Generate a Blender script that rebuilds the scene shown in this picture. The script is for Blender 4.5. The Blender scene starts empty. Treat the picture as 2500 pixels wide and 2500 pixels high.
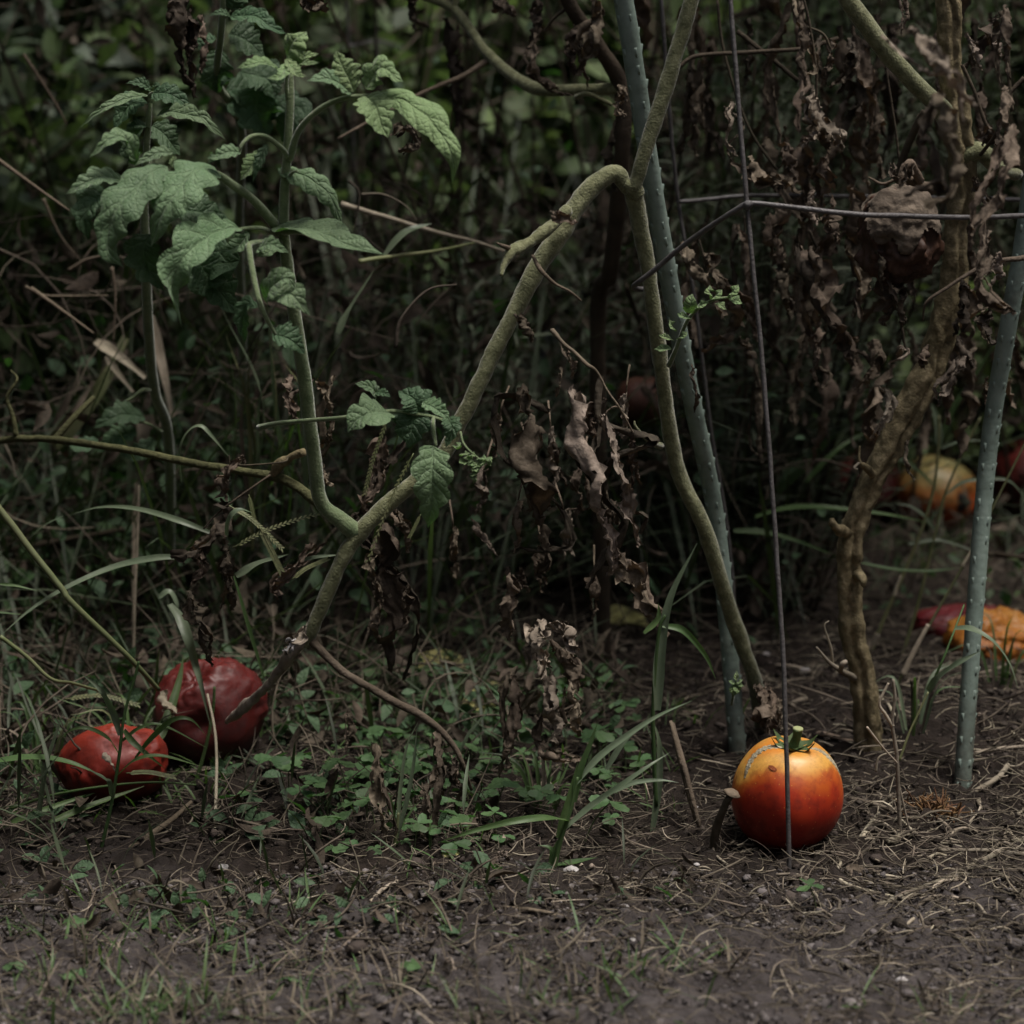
import bpy, math, random
import numpy as np
from mathutils import Vector, Matrix

random.seed(7)
rng = np.random.default_rng(11)
PI = math.pi
scene = bpy.context.scene
COL = scene.collection

# ------------------------------------------------------------------ camera, sky, sun, exposure
CAM_H, PITCH, HALF = 0.50, math.radians(10.5), math.tan(math.radians(13.5))
cd = bpy.data.cameras.new('camera'); cam = bpy.data.objects.new('camera', cd); COL.objects.link(cam)
cam.location = (0, 0, CAM_H); cam.rotation_euler = (PI / 2 - PITCH, 0, 0)
cd.sensor_width = 36; cd.lens = 18 / HALF; cd.clip_start = 0.02; cd.clip_end = 500
cd.dof.use_dof = True; cd.dof.focus_distance = 1.46; cd.dof.aperture_fstop = 7.1
scene.camera = cam

SUN_EL, SUN_AZ = math.radians(72), math.radians(125)       # azimuth clockwise from +Y (north)
w = bpy.data.worlds.new('World'); scene.world = w; w.use_nodes = True
wn = w.node_tree.nodes; wl = w.node_tree.links
sky = wn.new('ShaderNodeTexSky'); sky.sky_type = 'NISHITA'; sky.sun_disc = False
sky.sun_elevation = SUN_EL; sky.sun_rotation = SUN_AZ
sky.air_density = 1.0; sky.dust_density = 6.0; sky.ozone_density = 0.3
bg = wn['Background']; bg.inputs['Strength'].default_value = 0.05
wl.new(sky.outputs['Color'], bg.inputs['Color'])
sl = bpy.data.lights.new('sun', 'SUN'); sun = bpy.data.objects.new('sun', sl); COL.objects.link(sun)
sl.energy = 1.5; sl.angle = math.radians(15); sl.color = (1.0, 0.96, 0.91)
sd = Vector((math.sin(SUN_AZ) * math.cos(SUN_EL), math.cos(SUN_AZ) * math.cos(SUN_EL), math.sin(SUN_EL)))
sun.rotation_euler = sd.to_track_quat('Z', 'Y').to_euler(); sun.location = sd * 5
vs = scene.view_settings
vs.view_transform = 'Standard'; vs.look = 'None'; vs.gamma = 1; vs.exposure = 1.3; vs.use_curve_mapping = False
scene.cycles.max_bounces = 8; scene.cycles.transparent_max_bounces = 8

# ------------------------------------------------------------------ numeric helpers
def P(px, py, Y):
    """a point of the place seen at pixel (px, py) of the 2500 px photograph, at distance Y in front of the camera"""
    dx = (px - 1250) / 1250 * HALF; dy = -(py - 1250) / 1250 * HALF
    d = np.array([dx, math.cos(PITCH) + dy * math.sin(PITCH), -math.sin(PITCH) + dy * math.cos(PITCH)])
    return np.array([0, 0, CAM_H]) + d * (Y / d[1])
def mpx(px, Y): return px * Y * HALF / 1250

def hsh(ix, iy, iz, seed):
    with np.errstate(over='ignore'):
        n = (ix.astype(np.uint32) * np.uint32(374761393) + iy.astype(np.uint32) * np.uint32(668265263)
             + iz.astype(np.uint32) * np.uint32(2246822519) + np.uint32(seed * 3266489917 % 4294967296))
        n = (n ^ (n >> np.uint32(13))) * np.uint32(1274126177)
        n = n ^ (n >> np.uint32(16))
    return n.astype(np.float64) / 2147483648.0 - 1.0
def vn(p, seed=0):
    p = np.asarray(p, float) + 1000.0
    i = np.floor(p).astype(np.int64); f = p - i; f = f * f * (3 - 2 * f)
    r = 0
    for a in (0, 1):
        for b in (0, 1):
            for c in (0, 1):
                h = hsh(i[:, 0] + a, i[:, 1] + b, i[:, 2] + c, seed)
                r = r + h * (f[:, 0] if a else 1 - f[:, 0]) * (f[:, 1] if b else 1 - f[:, 1]) * (f[:, 2] if c else 1 - f[:, 2])
    return r
def fbm(p, seed=0, octaves=3):
    p = np.asarray(p, float); r = 0; a = 1.0
    for k in range(octaves):
        r = r + a * vn(p * 2 ** k, seed + k); a *= 0.5
    return r
def vn3(p, seed=0): return np.stack([vn(p, seed), vn(p, seed + 31), vn(p, seed + 57)], 1)
def norm(v): return v / (np.linalg.norm(v, axis=-1, keepdims=True) + 1e-12)

def ground_z(x, y):
    x = np.asarray(x, float); y = np.asarray(y, float)
    z = 0.006 * np.sin(x * 7.1 + 1.3) * np.sin(y * 6.3) + 0.004 * np.sin(x * 17 + y * 11)
    z = z + 0.022 * np.exp(-((x - .29) ** 2 / .02 + (y - 1.72) ** 2 / .02)) + 0.015 * np.exp(-((x - .36) ** 2 / .012 + (y - 1.62) ** 2 / .012))
    return z * np.exp(-(x * x + (y - 1.6) ** 2) / 8)
def GY(px, py):
    Y = 1.5
    for _ in range(6):
        p0 = P(px, py, 1.0); s = (p0[2] - CAM_H)
        q = P(px, py, Y); Y = (float(ground_z(q[0], q[1])) - CAM_H) / s
    return Y
def G(px, py): return P(px, py, GY(px, py))

def catmull(pts, n):
    pts = np.asarray(pts, float)
    if len(pts) == 2: return pts[0] + (pts[1] - pts[0]) * np.linspace(0, 1, n)[:, None]
    d = np.r_[0, np.cumsum(np.linalg.norm(np.diff(pts[:, :3], axis=0), axis=1) ** .5 + 1e-6)]
    d /= d[-1]; e = np.vstack([2 * pts[0] - pts[1], pts, 2 * pts[-1] - pts[-2]])
    out = []
    for t in np.linspace(0, 1, n):
        k = min(max(np.searchsorted(d, t) - 1, 0), len(pts) - 2)
        u = (t - d[k]) / (d[k + 1] - d[k]); p0, p1, p2, p3 = e[k], e[k + 1], e[k + 2], e[k + 3]
        out.append(.5 * (2 * p1 + (p2 - p0) * u + (2 * p0 - 5 * p1 + 4 * p2 - p3) * u * u + (3 * p1 - p0 - 3 * p2 + p3) * u ** 3))
    return np.array(out)

def frames(c, up=None):
    T = norm(np.gradient(c, axis=0)); n = len(c)
    S = np.zeros_like(c)
    if up is None:
        a = np.array([0, 0, 1.0]) if abs(T[0][2]) < .9 else np.array([1.0, 0, 0])
        s = np.cross(T[0], a)
        for i in range(n):
            s = s - T[i] * np.dot(s, T[i]); s = s / (np.linalg.norm(s) + 1e-9); S[i] = s
    else:
        prev = None
        for i in range(n):
            s = np.cross(T[i], up); l = np.linalg.norm(s)
            if prev is not None:
                if l < .25: s = prev - T[i] * np.dot(prev, T[i])
                elif np.dot(s, prev) < 0: s = -s
            s = s / (np.linalg.norm(s) + 1e-9); S[i] = s; prev = s
    return T, S, np.cross(S, T)

# ------------------------------------------------------------------ shape generators: return (verts, faces, uvs or None)
def tube(pts, radii, seg=10, n=None, rough=0.0, freq=60, seed=0, lobe=None, cap=True):
    pts = np.asarray(pts, float); n = n or max(4, 6 * (len(pts) - 1) + 1)
    radii = np.asarray(radii, float) if np.ndim(radii) else np.full(len(pts), radii)
    c4 = catmull(np.c_[pts, radii], n); c, r = c4[:, :3], c4[:, 3]
    T, S, N = frames(c); a = np.linspace(0, 2 * PI, seg, endpoint=False)
    rad = np.repeat(r[:, None], seg, 1)
    if lobe:
        fr = np.arctan2(-N[:, 1], -S[:, 1]); ex = np.arctan2(N[:, 0], S[:, 0])      # ring angle of the path side, and of the right side
        sg = np.sign(np.angle(np.exp(1j * (ex - fr)))); g0 = fr + sg * np.interp(np.linspace(0, 1, n), np.linspace(0, 1, len(lobe[1])), lobe[1])
        rad = rad * (1 - lobe[0] * np.exp(-(np.angle(np.exp(1j * (a[None] - g0[:, None]))) / lobe[2]) ** 2))
    V = c[:, None] + (S[:, None] * np.cos(a)[None, :, None] + N[:, None] * np.sin(a)[None, :, None]) * rad[:, :, None]
    V = V.reshape(-1, 3)
    if rough: V = V + (vn3(V * freq, seed) * rough + vn3(V * freq * 3.3, seed + 5) * rough * .55 + vn3(V * freq * .4, seed + 9) * rough * .9) * np.repeat(r, seg)[:, None]
    F = [(i * seg + j, i * seg + (j + 1) % seg, (i + 1) * seg + (j + 1) % seg, (i + 1) * seg + j) for i in range(n - 1) for j in range(seg)]
    if cap: F += [tuple(range(seg - 1, -1, -1)), tuple((n - 1) * seg + j for j in range(seg))]
    return V, F, None

def grid_faces(n, m): return [(i * (m + 1) + j, i * (m + 1) + j + 1, (i + 1) * (m + 1) + j + 1, (i + 1) * (m + 1) + j) for i in range(n) for j in range(m)]

def leaf(pts, width, up, n=26, na=12, teeth=5, tooth=.38, fold=.28, quilt=.085, seed=0, ragged=.065, droop=.0, blunt=.75):
    """a living leaflet: ovate, lobed margin, quilted between the side veins"""
    c = catmull(pts, n + 1); T, S, N = frames(c, up)
    s = np.linspace(0, 1, n + 1); u = np.linspace(-1, 1, na + 1)
    pr = np.sin(PI * s ** blunt) ** .95 * (1 - .12 * s)
    side = []
    for sg in (0, 1):
        ph = .13 * sg + (seed % 7) * .05
        te = np.abs(np.sin(PI * (teeth * s + ph))) ** .7
        side.append(np.maximum(pr * (1 - tooth + tooth * te) * (1 + .12 * math.sin(seed + sg * 2)), .012))
    W = np.where(u[None] < 0, side[0][:, None], side[1][:, None]) * width / 2
    x = u[None] * W; au = np.abs(u)[None]
    ph = teeth * 1.6 * s[:, None] - au * 1.1
    z = fold * np.abs(x) - droop * width * au ** 2 * pr[:, None]
    z = z - quilt * width * np.abs(np.sin(PI * ph)) ** .5 * -1 * au * (1.15 - au) * pr[:, None] * 1.6
    V = c[:, None] + S[:, None] * x[:, :, None] + N[:, None] * z[:, :, None]
    V = V.reshape(-1, 3) + vn3(V.reshape(-1, 3) / width * 2.2, seed) * ragged * width
    uv = np.stack(np.broadcast_arrays((u[None] + 1) / 2, s[:, None]), -1).reshape(-1, 2)
    return V, grid_faces(n, na), uv

def dead_leaf(pts, width, up=(0, -1, .2), n=46, na=12, seed=0, roll=1.75, twist=1.6, crumple=.17, holes=True):
    """a shrivelled hanging leaf: rolled, twisted and crumpled"""
    r = random.Random(seed); c = catmull(pts, n + 1)
    L = np.linalg.norm(np.diff(c, axis=0), axis=1).sum()
    s = np.linspace(0, 1, n + 1); u = np.linspace(-1, 1, na + 1)
    c = c + vn3(np.c_[s * 5, s * 0 + seed, s * 0], seed) * width * .16 * np.sin(PI * np.clip(s, 0, 1))[:, None]
    T, S, N = frames(c, np.array(up, float))
    tw = twist * (r.uniform(-1, 1) + 1.2 * vn(np.c_[s * 3.2, s * 0, s * 0 + seed * .7], seed + 3)) * 1.3
    S2 = S * np.cos(tw)[:, None] + N * np.sin(tw)[:, None]; N2 = N * np.cos(tw)[:, None] - S * np.sin(tw)[:, None]
    pr = (np.sin(PI * np.clip(s, 0.02, .985) ** .7) ** .55) * (.72 + .45 * vn(np.c_[s * 6, s * 0, s * 0 + seed], seed + 5))
    th = roll * (1 + .6 * vn(np.c_[s * 4, s * 0 + 9, s * 0 + seed], seed + 8)); th = np.clip(th, .4, 3.0)
    ang = u[None] * th[:, None] * (1 + .35 * vn(np.c_[s * 5, s * 0 + 4, s * 0 + seed], seed + 9))[:, None] + .5 * np.sin(s * 9 + seed)[:, None]
    R = width * .62 * pr / np.maximum(np.sin(np.minimum(th, 1.57)), .35) * .8
    x = R[:, None] * np.sin(ang); z = R[:, None] * (np.cos(ang) - .4) * -.8
    V = (c[:, None] + S2[:, None] * x[:, :, None] + N2[:, None] * z[:, :, None]).reshape(-1, 3)
    q = V / width
    NN = np.repeat(N2, na + 1, axis=0); us = np.tile(u, n + 1); ss = np.repeat(s, na + 1) * L / width
    wob = .5 * vn(np.c_[us * 1.2, ss * 1.5, us * 0 + seed], seed + 20)
    pc_ = np.c_[us * 2.6 + wob, ss * .75, us * 0 + seed * .37]; pd_ = np.c_[us * 2.2, ss * 2.6 + wob * 2, us * 0 + seed * .53]
    rid = 1 - 2 * np.abs(vn(pc_, seed + 21)); rid2 = 1 - 2 * np.abs(vn(pd_, seed + 22)); rid3 = 1 - 2 * np.abs(vn(pd_ * 2.3, seed + 23))
    V = V + vn3(q * 1.9, seed) * crumple * width * .75 + vn3(q * 5, seed + 2) * crumple * width * .35 + NN * ((rid * .17 + rid2 * .11 + rid3 * .05) * width)[:, None]
    ed = np.tile(np.abs(u) ** 4, n + 1)[:, None]
    V = V + vn3(q * 7, seed + 6) * ed * width * .22
    F = grid_faces(n, na)
    if holes:
        cen = np.array([V[list(f)].mean(0) for f in F]) / width
        hv = vn(cen * 3.1, seed + 12) + .4 * vn(cen * 8, seed + 13)
        F = [f for k, f in enumerate(F) if hv[k] < .82]
    uv = np.stack(np.broadcast_arrays((u[None] + 1) / 2, s[:, None]), -1).reshape(-1, 2)
    return V, F, uv

def blade(pts, width, up=(0, -.5, 1), n=20, fold=.35, seed=0, taper=1.0, tipw=.06, m=4):
    c = catmull(pts, n + 1); T, S, N = frames(c, np.array(up, float))
    s = np.linspace(0, 1, n + 1); u = np.linspace(-1, 1, m + 1)
    pr = np.clip(np.minimum(.55 + 2.2 * s, 1) * np.maximum((1 - s ** (2.2 * taper)), tipw), .03, 1)
    tw = .5 * vn(np.c_[s * 2, s * 0 + seed, s * 0], seed)
    S2 = S * np.cos(tw)[:, None] + N * np.sin(tw)[:, None]; N2 = N * np.cos(tw)[:, None] - S * np.sin(tw)[:, None]
    x = u[None] * pr[:, None] * width / 2; z = fold * np.abs(x)
    V = (c[:, None] + S2[:, None] * x[:, :, None] + N2[:, None] * z[:, :, None]).reshape(-1, 3)
    uv = np.stack(np.broadcast_arrays((u[None] + 1) / 2, s[:, None]), -1).reshape(-1, 2)
    return V, grid_faces(n, m), uv

def sphere(nu=48, nv=32):
    V = [(0, 0, 1)]
    for i in range(1, nv):
        a = PI * i / nv
        V += [(math.sin(a) * math.cos(2 * PI * j / nu), math.sin(a) * math.sin(2 * PI * j / nu), math.cos(a)) for j in range(nu)]
    V.append((0, 0, -1)); F = [(0, 1 + j, 1 + (j + 1) % nu) for j in range(nu)]
    for i in range(nv - 2):
        b = 1 + i * nu
        F += [(b + j, b + nu + j, b + nu + (j + 1) % nu, b + (j + 1) % nu) for j in range(nu)]
    b = 1 + (nv - 2) * nu; e = len(V) - 1
    F += [(b + (j + 1) % nu, b + j, e) for j in range(nu)]
    return np.array(V, float), F

# ------------------------------------------------------------------ object helpers
def tag(o, label=None, cat=None, group=None, kind=None):
    if label: o['label'] = label
    if cat: o['category'] = cat
    if group: o['group'] = group
    if kind: o['kind'] = kind
    return o
def root_loc(o):
    v = np.zeros(3)
    while o is not None: v = v + np.array(o.location); o = o.parent
    return v
def mesh(name, V, F, mat, uv=None, smooth=True):
    me = bpy.data.meshes.new(name); V = np.asarray(V, np.float32)
    if isinstance(F, np.ndarray):
        k = F.shape[1]; me.vertices.add(len(V)); me.vertices.foreach_set('co', V.ravel())
        me.loops.add(F.size); me.loops.foreach_set('vertex_index', F.astype(np.int32).ravel())
        me.polygons.add(len(F)); me.polygons.foreach_set('loop_start', np.arange(0, F.size, k, dtype=np.int32))
        me.update(calc_edges=True); me.validate()
    else:
        me.from_pydata(V.tolist(), [], F)
    if uv is not None:
        lay = me.uv_layers.new(name='UVMap'); idx = np.empty(len(me.loops), np.int32); me.loops.foreach_get('vertex_index', idx)
        lay.data.foreach_set('uv', np.asarray(uv, np.float32)[idx].ravel())
    if smooth: me.polygons.foreach_set('use_smooth', np.ones(len(me.polygons), bool))
    me.materials.append(mat); me.update()
    return me
def obj(name, shape, mat, parent=None, smooth=True, kind=None):
    V, F, uv = shape
    V = np.asarray(V, float) - (root_loc(parent) if parent is not None else 0)
    o = bpy.data.objects.new(name, mesh(name, V, F, mat, uv, smooth)); COL.objects.link(o)
    if parent is not None: o.parent = parent
    if kind: o['kind'] = kind
    return o
def single(name, shape, mat, label, cat, group=None, origin=None, kind=None, smooth=True):
    V, F, uv = shape; V = np.asarray(V, float)
    og = V[np.argmin(V[:, 2])] if origin is None else np.asarray(origin)
    o = bpy.data.objects.new(name, mesh(name, V - og, F, mat, uv, smooth)); COL.objects.link(o); o.location = og
    return tag(o, label, cat, group, kind)
def thing(name, label, cat, loc=(0, 0, 0), group=None):
    o = bpy.data.objects.new(name, None); COL.objects.link(o); o.location = loc; o.empty_display_size = .02
    return tag(o, label, cat, group)
def copy_tree(o, parent=None):
    c = o.copy(); COL.objects.link(c); c.parent = parent
    for ch in o.children: copy_tree(ch, c)
    return c
def join(shapes):
    V, F, U, k = [], [], [], 0
    for v, f, u in shapes:
        V.append(np.asarray(v, float)); F += [tuple(i + k for i in q) for q in f]; k += len(v)
        U.append(u if u is not None else np.zeros((len(v), 2)))
    return np.vstack(V), F, np.vstack(U)

# ------------------------------------------------------------------ materials
def mat(name, c1, c2, scale=30, rough=.75, bump=.3, bscale=180, trans=0, tcol=None, rnd=.0, spec=.35, detail=6, stretch=None, veins=0, c3=None, coat=0, sheen=0, contrast=.25):
    m = bpy.data.materials.new(name); m.use_nodes = True; nt = m.node_tree; N = nt.nodes; L = nt.links
    b = N['Principled BSDF']; out = N['Material Output']
    tc = N.new('ShaderNodeTexCoord'); co = tc.outputs['Object']
    if stretch:
        mp = N.new('ShaderNodeMapping'); mp.inputs['Scale'].default_value = stretch; L.new(co, mp.inputs['Vector']); co = mp.outputs['Vector']
    nz = N.new('ShaderNodeTexNoise'); nz.inputs['Scale'].default_value = scale; nz.inputs['Detail'].default_value = detail; nz.inputs['Roughness'].default_value = .65
    L.new(co, nz.inputs['Vector'])
    rp = N.new('ShaderNodeValToRGB'); L.new(nz.outputs['Fac'], rp.inputs['Fac'])
    e = rp.color_ramp.elements; e[0].position = .5 - contrast; e[0].color = (*c1, 1); e[1].position = .5 + contrast; e[1].color = (*c2, 1)
    if c3: k = e.new(.5); k.color = (*c3, 1)
    colr = rp.outputs['Color']
    if rnd:
        oi = N.new('ShaderNodeObjectInfo'); ge = N.new('ShaderNodeNewGeometry')
        ad = N.new('ShaderNodeMath'); ad.operation = 'ADD'; L.new(oi.outputs['Random'], ad.inputs[0]); L.new(ge.outputs['Random Per Island'], ad.inputs[1])
        fr = N.new('ShaderNodeMath'); fr.operation = 'FRACT'; L.new(ad.outputs[0], fr.inputs[0])
        mr = N.new('ShaderNodeMapRange'); mr.inputs['To Min'].default_value = 1 - rnd; mr.inputs['To Max'].default_value = 1 + rnd * .8; L.new(fr.outputs[0], mr.inputs['Value'])
        m2 = N.new('ShaderNodeMath'); m2.operation = 'MULTIPLY'; m2.inputs[1].default_value = 7.31; L.new(ad.outputs[0], m2.inputs[0])
        f2 = N.new('ShaderNodeMath'); f2.operation = 'FRACT'; L.new(m2.outputs[0], f2.inputs[0])
        mh = N.new('ShaderNodeMapRange'); mh.inputs['To Min'].default_value = .488; mh.inputs['To Max'].default_value = .512; L.new(f2.outputs[0], mh.inputs['Value'])
        hs = N.new('ShaderNodeHueSaturation'); L.new(mr.outputs[0], hs.inputs['Value']); L.new(mh.outputs[0], hs.inputs['Hue']); L.new(colr, hs.inputs['Color']); colr = hs.outputs['Color']
    L.new(colr, b.inputs['Base Color'])
    b.inputs['Roughness'].default_value = rough; b.inputs['Specular IOR Level'].default_value = spec
    if coat: b.inputs['Coat Weight'].default_value = coat; b.inputs['Coat Roughness'].default_value = .25
    if sheen: b.inputs['Sheen Weight'].default_value = sheen; b.inputs['Sheen Roughness'].default_value = .4
    hgt = None
    if bump:
        n2 = N.new('ShaderNodeTexNoise'); n2.inputs['Scale'].default_value = bscale; n2.inputs['Detail'].default_value = 5; L.new(co, n2.inputs['Vector']); hgt = n2.outputs['Fac']
    if veins:
        sx = N.new('ShaderNodeSeparateXYZ'); L.new(tc.outputs['UV'], sx.inputs[0])
        def mth(op, a, bb=None):
            q = N.new('ShaderNodeMath'); q.operation = op
            for i, v in enumerate((a, bb)):
                if v is None: continue
                if isinstance(v, (int, float)): q.inputs[i].default_value = v
                else: L.new(v, q.inputs[i])
            return q.outputs[0]
        au = mth('ABSOLUTE', mth('SUBTRACT', mth('MULTIPLY', sx.outputs['X'], 2.0), 1.0))
        ph = mth('SUBTRACT', mth('MULTIPLY', sx.outputs['Y'], float(veins)), mth('MULTIPLY', au, 1.1))
        wv = mth('POWER', mth('ABSOLUTE', mth('SINE', mth('MULTIPLY', ph, PI))), .35)
        mid = mth('MINIMUM', mth('MULTIPLY', au, 9.0), 1.0)
        net = N.new('ShaderNodeTexVoronoi'); net.feature = 'DISTANCE_TO_EDGE'; net.inputs['Scale'].default_value = 260; L.new(tc.outputs['Object'], net.inputs['Vector'])
        nn = mth('MINIMUM', mth('MULTIPLY', net.outputs['Distance'], 5.0), 1.0)
        vv = mth('ADD', mth('MULTIPLY', mth('MINIMUM', wv, mid), .75), mth('MULTIPLY', nn, .25))
        hgt = mth('ADD', mth('MULTIPLY', hgt, .3), vv) if hgt else vv
        mx = N.new('ShaderNodeMix'); mx.data_type = 'RGBA'; mx.blend_type = 'MIX'
        L.new(mth('MULTIPLY', mth('SUBTRACT', 1.0, mth('MINIMUM', wv, mid)), .45), mx.inputs['Factor']); L.new(colr, mx.inputs['A']); mx.inputs['B'].default_value = (*[min(1, v * 1.5 + .03) for v in c2], 1)
        colr = mx.outputs['Result']; L.new(colr, b.inputs['Base Color'])
    if hgt is not None:
        bp = N.new('ShaderNodeBump'); bp.inputs['Strength'].default_value = max(bump, .95 if veins else 0); bp.inputs['Distance'].default_value = .0016 if veins else .002
        L.new(hgt, bp.inputs['Height']); L.new(bp.outputs['Normal'], b.inputs['Normal'])
    if trans:
        tr = N.new('ShaderNodeBsdfTranslucent'); ms = N.new('ShaderNodeMixShader'); ms.inputs['Fac'].default_value = trans
        if tcol: tr.inputs['Color'].default_value = (*tcol, 1)
        else: L.new(colr, tr.inputs['Color'])
        L.new(b.outputs[0], ms.inputs[1]); L.new(tr.outputs[0], ms.inputs[2]); L.new(ms.outputs[0], out.inputs['Surface'])
    return m

MT = {}
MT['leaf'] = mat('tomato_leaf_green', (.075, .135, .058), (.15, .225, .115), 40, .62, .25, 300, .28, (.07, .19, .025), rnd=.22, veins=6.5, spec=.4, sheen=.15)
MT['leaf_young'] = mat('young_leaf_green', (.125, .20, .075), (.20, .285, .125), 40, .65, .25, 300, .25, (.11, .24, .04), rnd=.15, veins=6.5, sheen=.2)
MT['leaf_back'] = mat('shaded_leaf_green', (.035, .075, .035), (.07, .12, .06), 30, .6, .2, 200, .3, (.05, .15, .02), rnd=.35, veins=6)  # darker copy of the leaf green, shade put into its colour
MT['weed'] = mat('weed_green', (.03, .056, .02), (.075, .11, .042), 12, .6, .15, 120, .35, (.075, .125, .03), rnd=.5)
MT['weed_light'] = mat('weed_light_green', (.07, .11, .04), (.13, .175, .08), 12, .55, .15, 120, .38, (.13, .20, .05), rnd=.5)
MT['weed_grey'] = mat('weed_grey_green', (.05, .075, .05), (.12, .15, .11), 12, .6, .15, 120, .3, (.08, .14, .05), rnd=.45)
MT['lav'] = mat('lavender_grey_green', (.065, .085, .05), (.14, .16, .11), 25, .7, .2, 200, .2, (.08, .13, .05), rnd=.4)
MT['dead'] = mat('dead_leaf_brown', (.045, .035, .025), (.26, .21, .16), 120, .85, .6, 260, .15, (.10, .06, .03), rnd=.35, spec=.2, c3=(.115, .09, .066), detail=9)
MT['dead_pale'] = mat('dead_leaf_pale', (.08, .065, .05), (.42, .35, .28), 120, .85, .6, 260, .12, (.12, .08, .05), rnd=.25, spec=.2, c3=(.20, .165, .13), detail=9)
MT['dead_dark'] = mat('dead_leaf_dark', (.016, .0125, .009), (.10, .078, .056), 120, .8, .6, 260, .1, (.05, .03, .015), rnd=.35, spec=.25, detail=9)
MT['stem'] = mat('tomato_stem_green', (.055, .058, .027), (.25, .255, .15), 160, .85, .6, 650, rnd=0, sheen=.3, spec=.25, c3=(.135, .142, .072), detail=10)
MT['stem_live'] = mat('live_shoot_green', (.07, .11, .045), (.17, .21, .11), 130, .75, .5, 650, sheen=.4, spec=.3, detail=8)
MT['stem_old'] = mat('old_stem_brown_green', (.045, .036, .02), (.36, .295, .18), 140, .75, .55, 600, spec=.25, c3=(.145, .118, .064), detail=10)
MT['stem_dim'] = mat('dim_branch_green', (.03, .032, .014), (.10, .10, .045), 120, .85, .8, 400, spec=.2)
MT['stem_pale'] = mat('split_dry_stem', (.10, .08, .06), (.40, .34, .28), 110, .9, .9, 350, spec=.2, stretch=(1, 1, .3))
MT['stem_dry'] = mat('dry_stem_grey', (.06, .045, .03), (.17, .135, .10), 45, .85, .6, 400, rnd=.3, spec=.2, detail=8)
MT['stem_dark'] = mat('dark_dry_stem', (.025, .02, .014), (.075, .06, .04), 45, .85, .5, 400, rnd=.3, spec=.2)
MT['grass'] = mat('grass_green', (.05, .095, .03), (.09, .14, .055), 25, .5, .2, 150, .3, (.10, .22, .03), rnd=.35, stretch=(1, 1, 1))
MT['grass_grey'] = mat('grass_grey_green', (.085, .12, .07), (.15, .185, .12), 25, .45, .2, 150, .2, (.09, .15, .06), rnd=.25)
MT['grass_dim'] = mat('shaded_grass_green', (.022, .034, .018), (.075, .095, .055), 20, .6, .2, 150, .2, (.05, .09, .02), rnd=.5)  # grass green darkened in the colour itself to read as shade
MT['culm'] = mat('grass_culm', (.09, .115, .04), (.17, .17, .09), 30, .55, .2, 200, rnd=.3)
MT['straw'] = mat('dry_straw', (.13, .105, .07), (.38, .335, .26), 35, .75, .35, 240, rnd=.5, spec=.25)
MT['straw_dull'] = mat('dull_straw', (.035, .028, .02), (.165, .138, .105), 35, .85, .35, 240, rnd=.6, spec=.2)
MT['clover'] = mat('clover_green', (.045, .095, .035), (.085, .15, .06), 60, .6, .2, 200, .25, (.06, .18, .03), rnd=.35)
MT['clover_stalk'] = mat('clover_stalk', (.08, .12, .05), (.13, .14, .07), 40, .6, .2, 200)
MT['stake'] = mat('stake_green_plastic', (.085, .11, .09), (.215, .265, .23), 60, .5, .2, 300, spec=.45, detail=10, c3=(.165, .215, .185))
MT['wire'] = mat('cage_wire_steel', (.035, .03, .028), (.105, .10, .10), 130, .5, .4, 500, spec=.5)
MT['pebble'] = mat('pale_pebble', (.25, .23, .22), (.50, .48, .47), 60, .8, .4, 300, rnd=.35)
MT['yellow_leaf'] = mat('fallen_yellow_leaf', (.34, .32, .10), (.60, .59, .25), 35, .65, .3, 200, .25, (.25, .25, .05), rnd=.3, veins=6)
MT['root'] = mat('rusty_rootlets', (.09, .045, .02), (.22, .12, .055), 50, .8, .3, 250, rnd=.4)
MT['calyx'] = mat('calyx_green', (.03, .055, .015), (.075, .11, .035), 60, .7, .4, 400)
MT['cut'] = mat('cut_stalk_end', (.22, .26, .10), (.36, .38, .2), 60, .7, .3, 400)
MT['scar'] = mat('crack_scar', (.16, .12, .06), (.50, .46, .34), 130, .9, .9, 500, detail=10)
MT['rot'] = mat('rot_black', (.008, .006, .005), (.03, .022, .015), 60, .7, .6, 200)
MT['mushroom'] = mat('mushroom_brown', (.10, .075, .05), (.20, .155, .11), 60, .8, .4, 300)
MT['mummy'] = mat('mummified_skin', (.035, .026, .018), (.20, .16, .12), 90, .9, .7, 300, c3=(.085, .066, .048), detail=10)
MT['flesh'] = mat('mummified_flesh', (.015, .007, .004), (.06, .025, .012), 40, .6, .7, 150)

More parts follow.
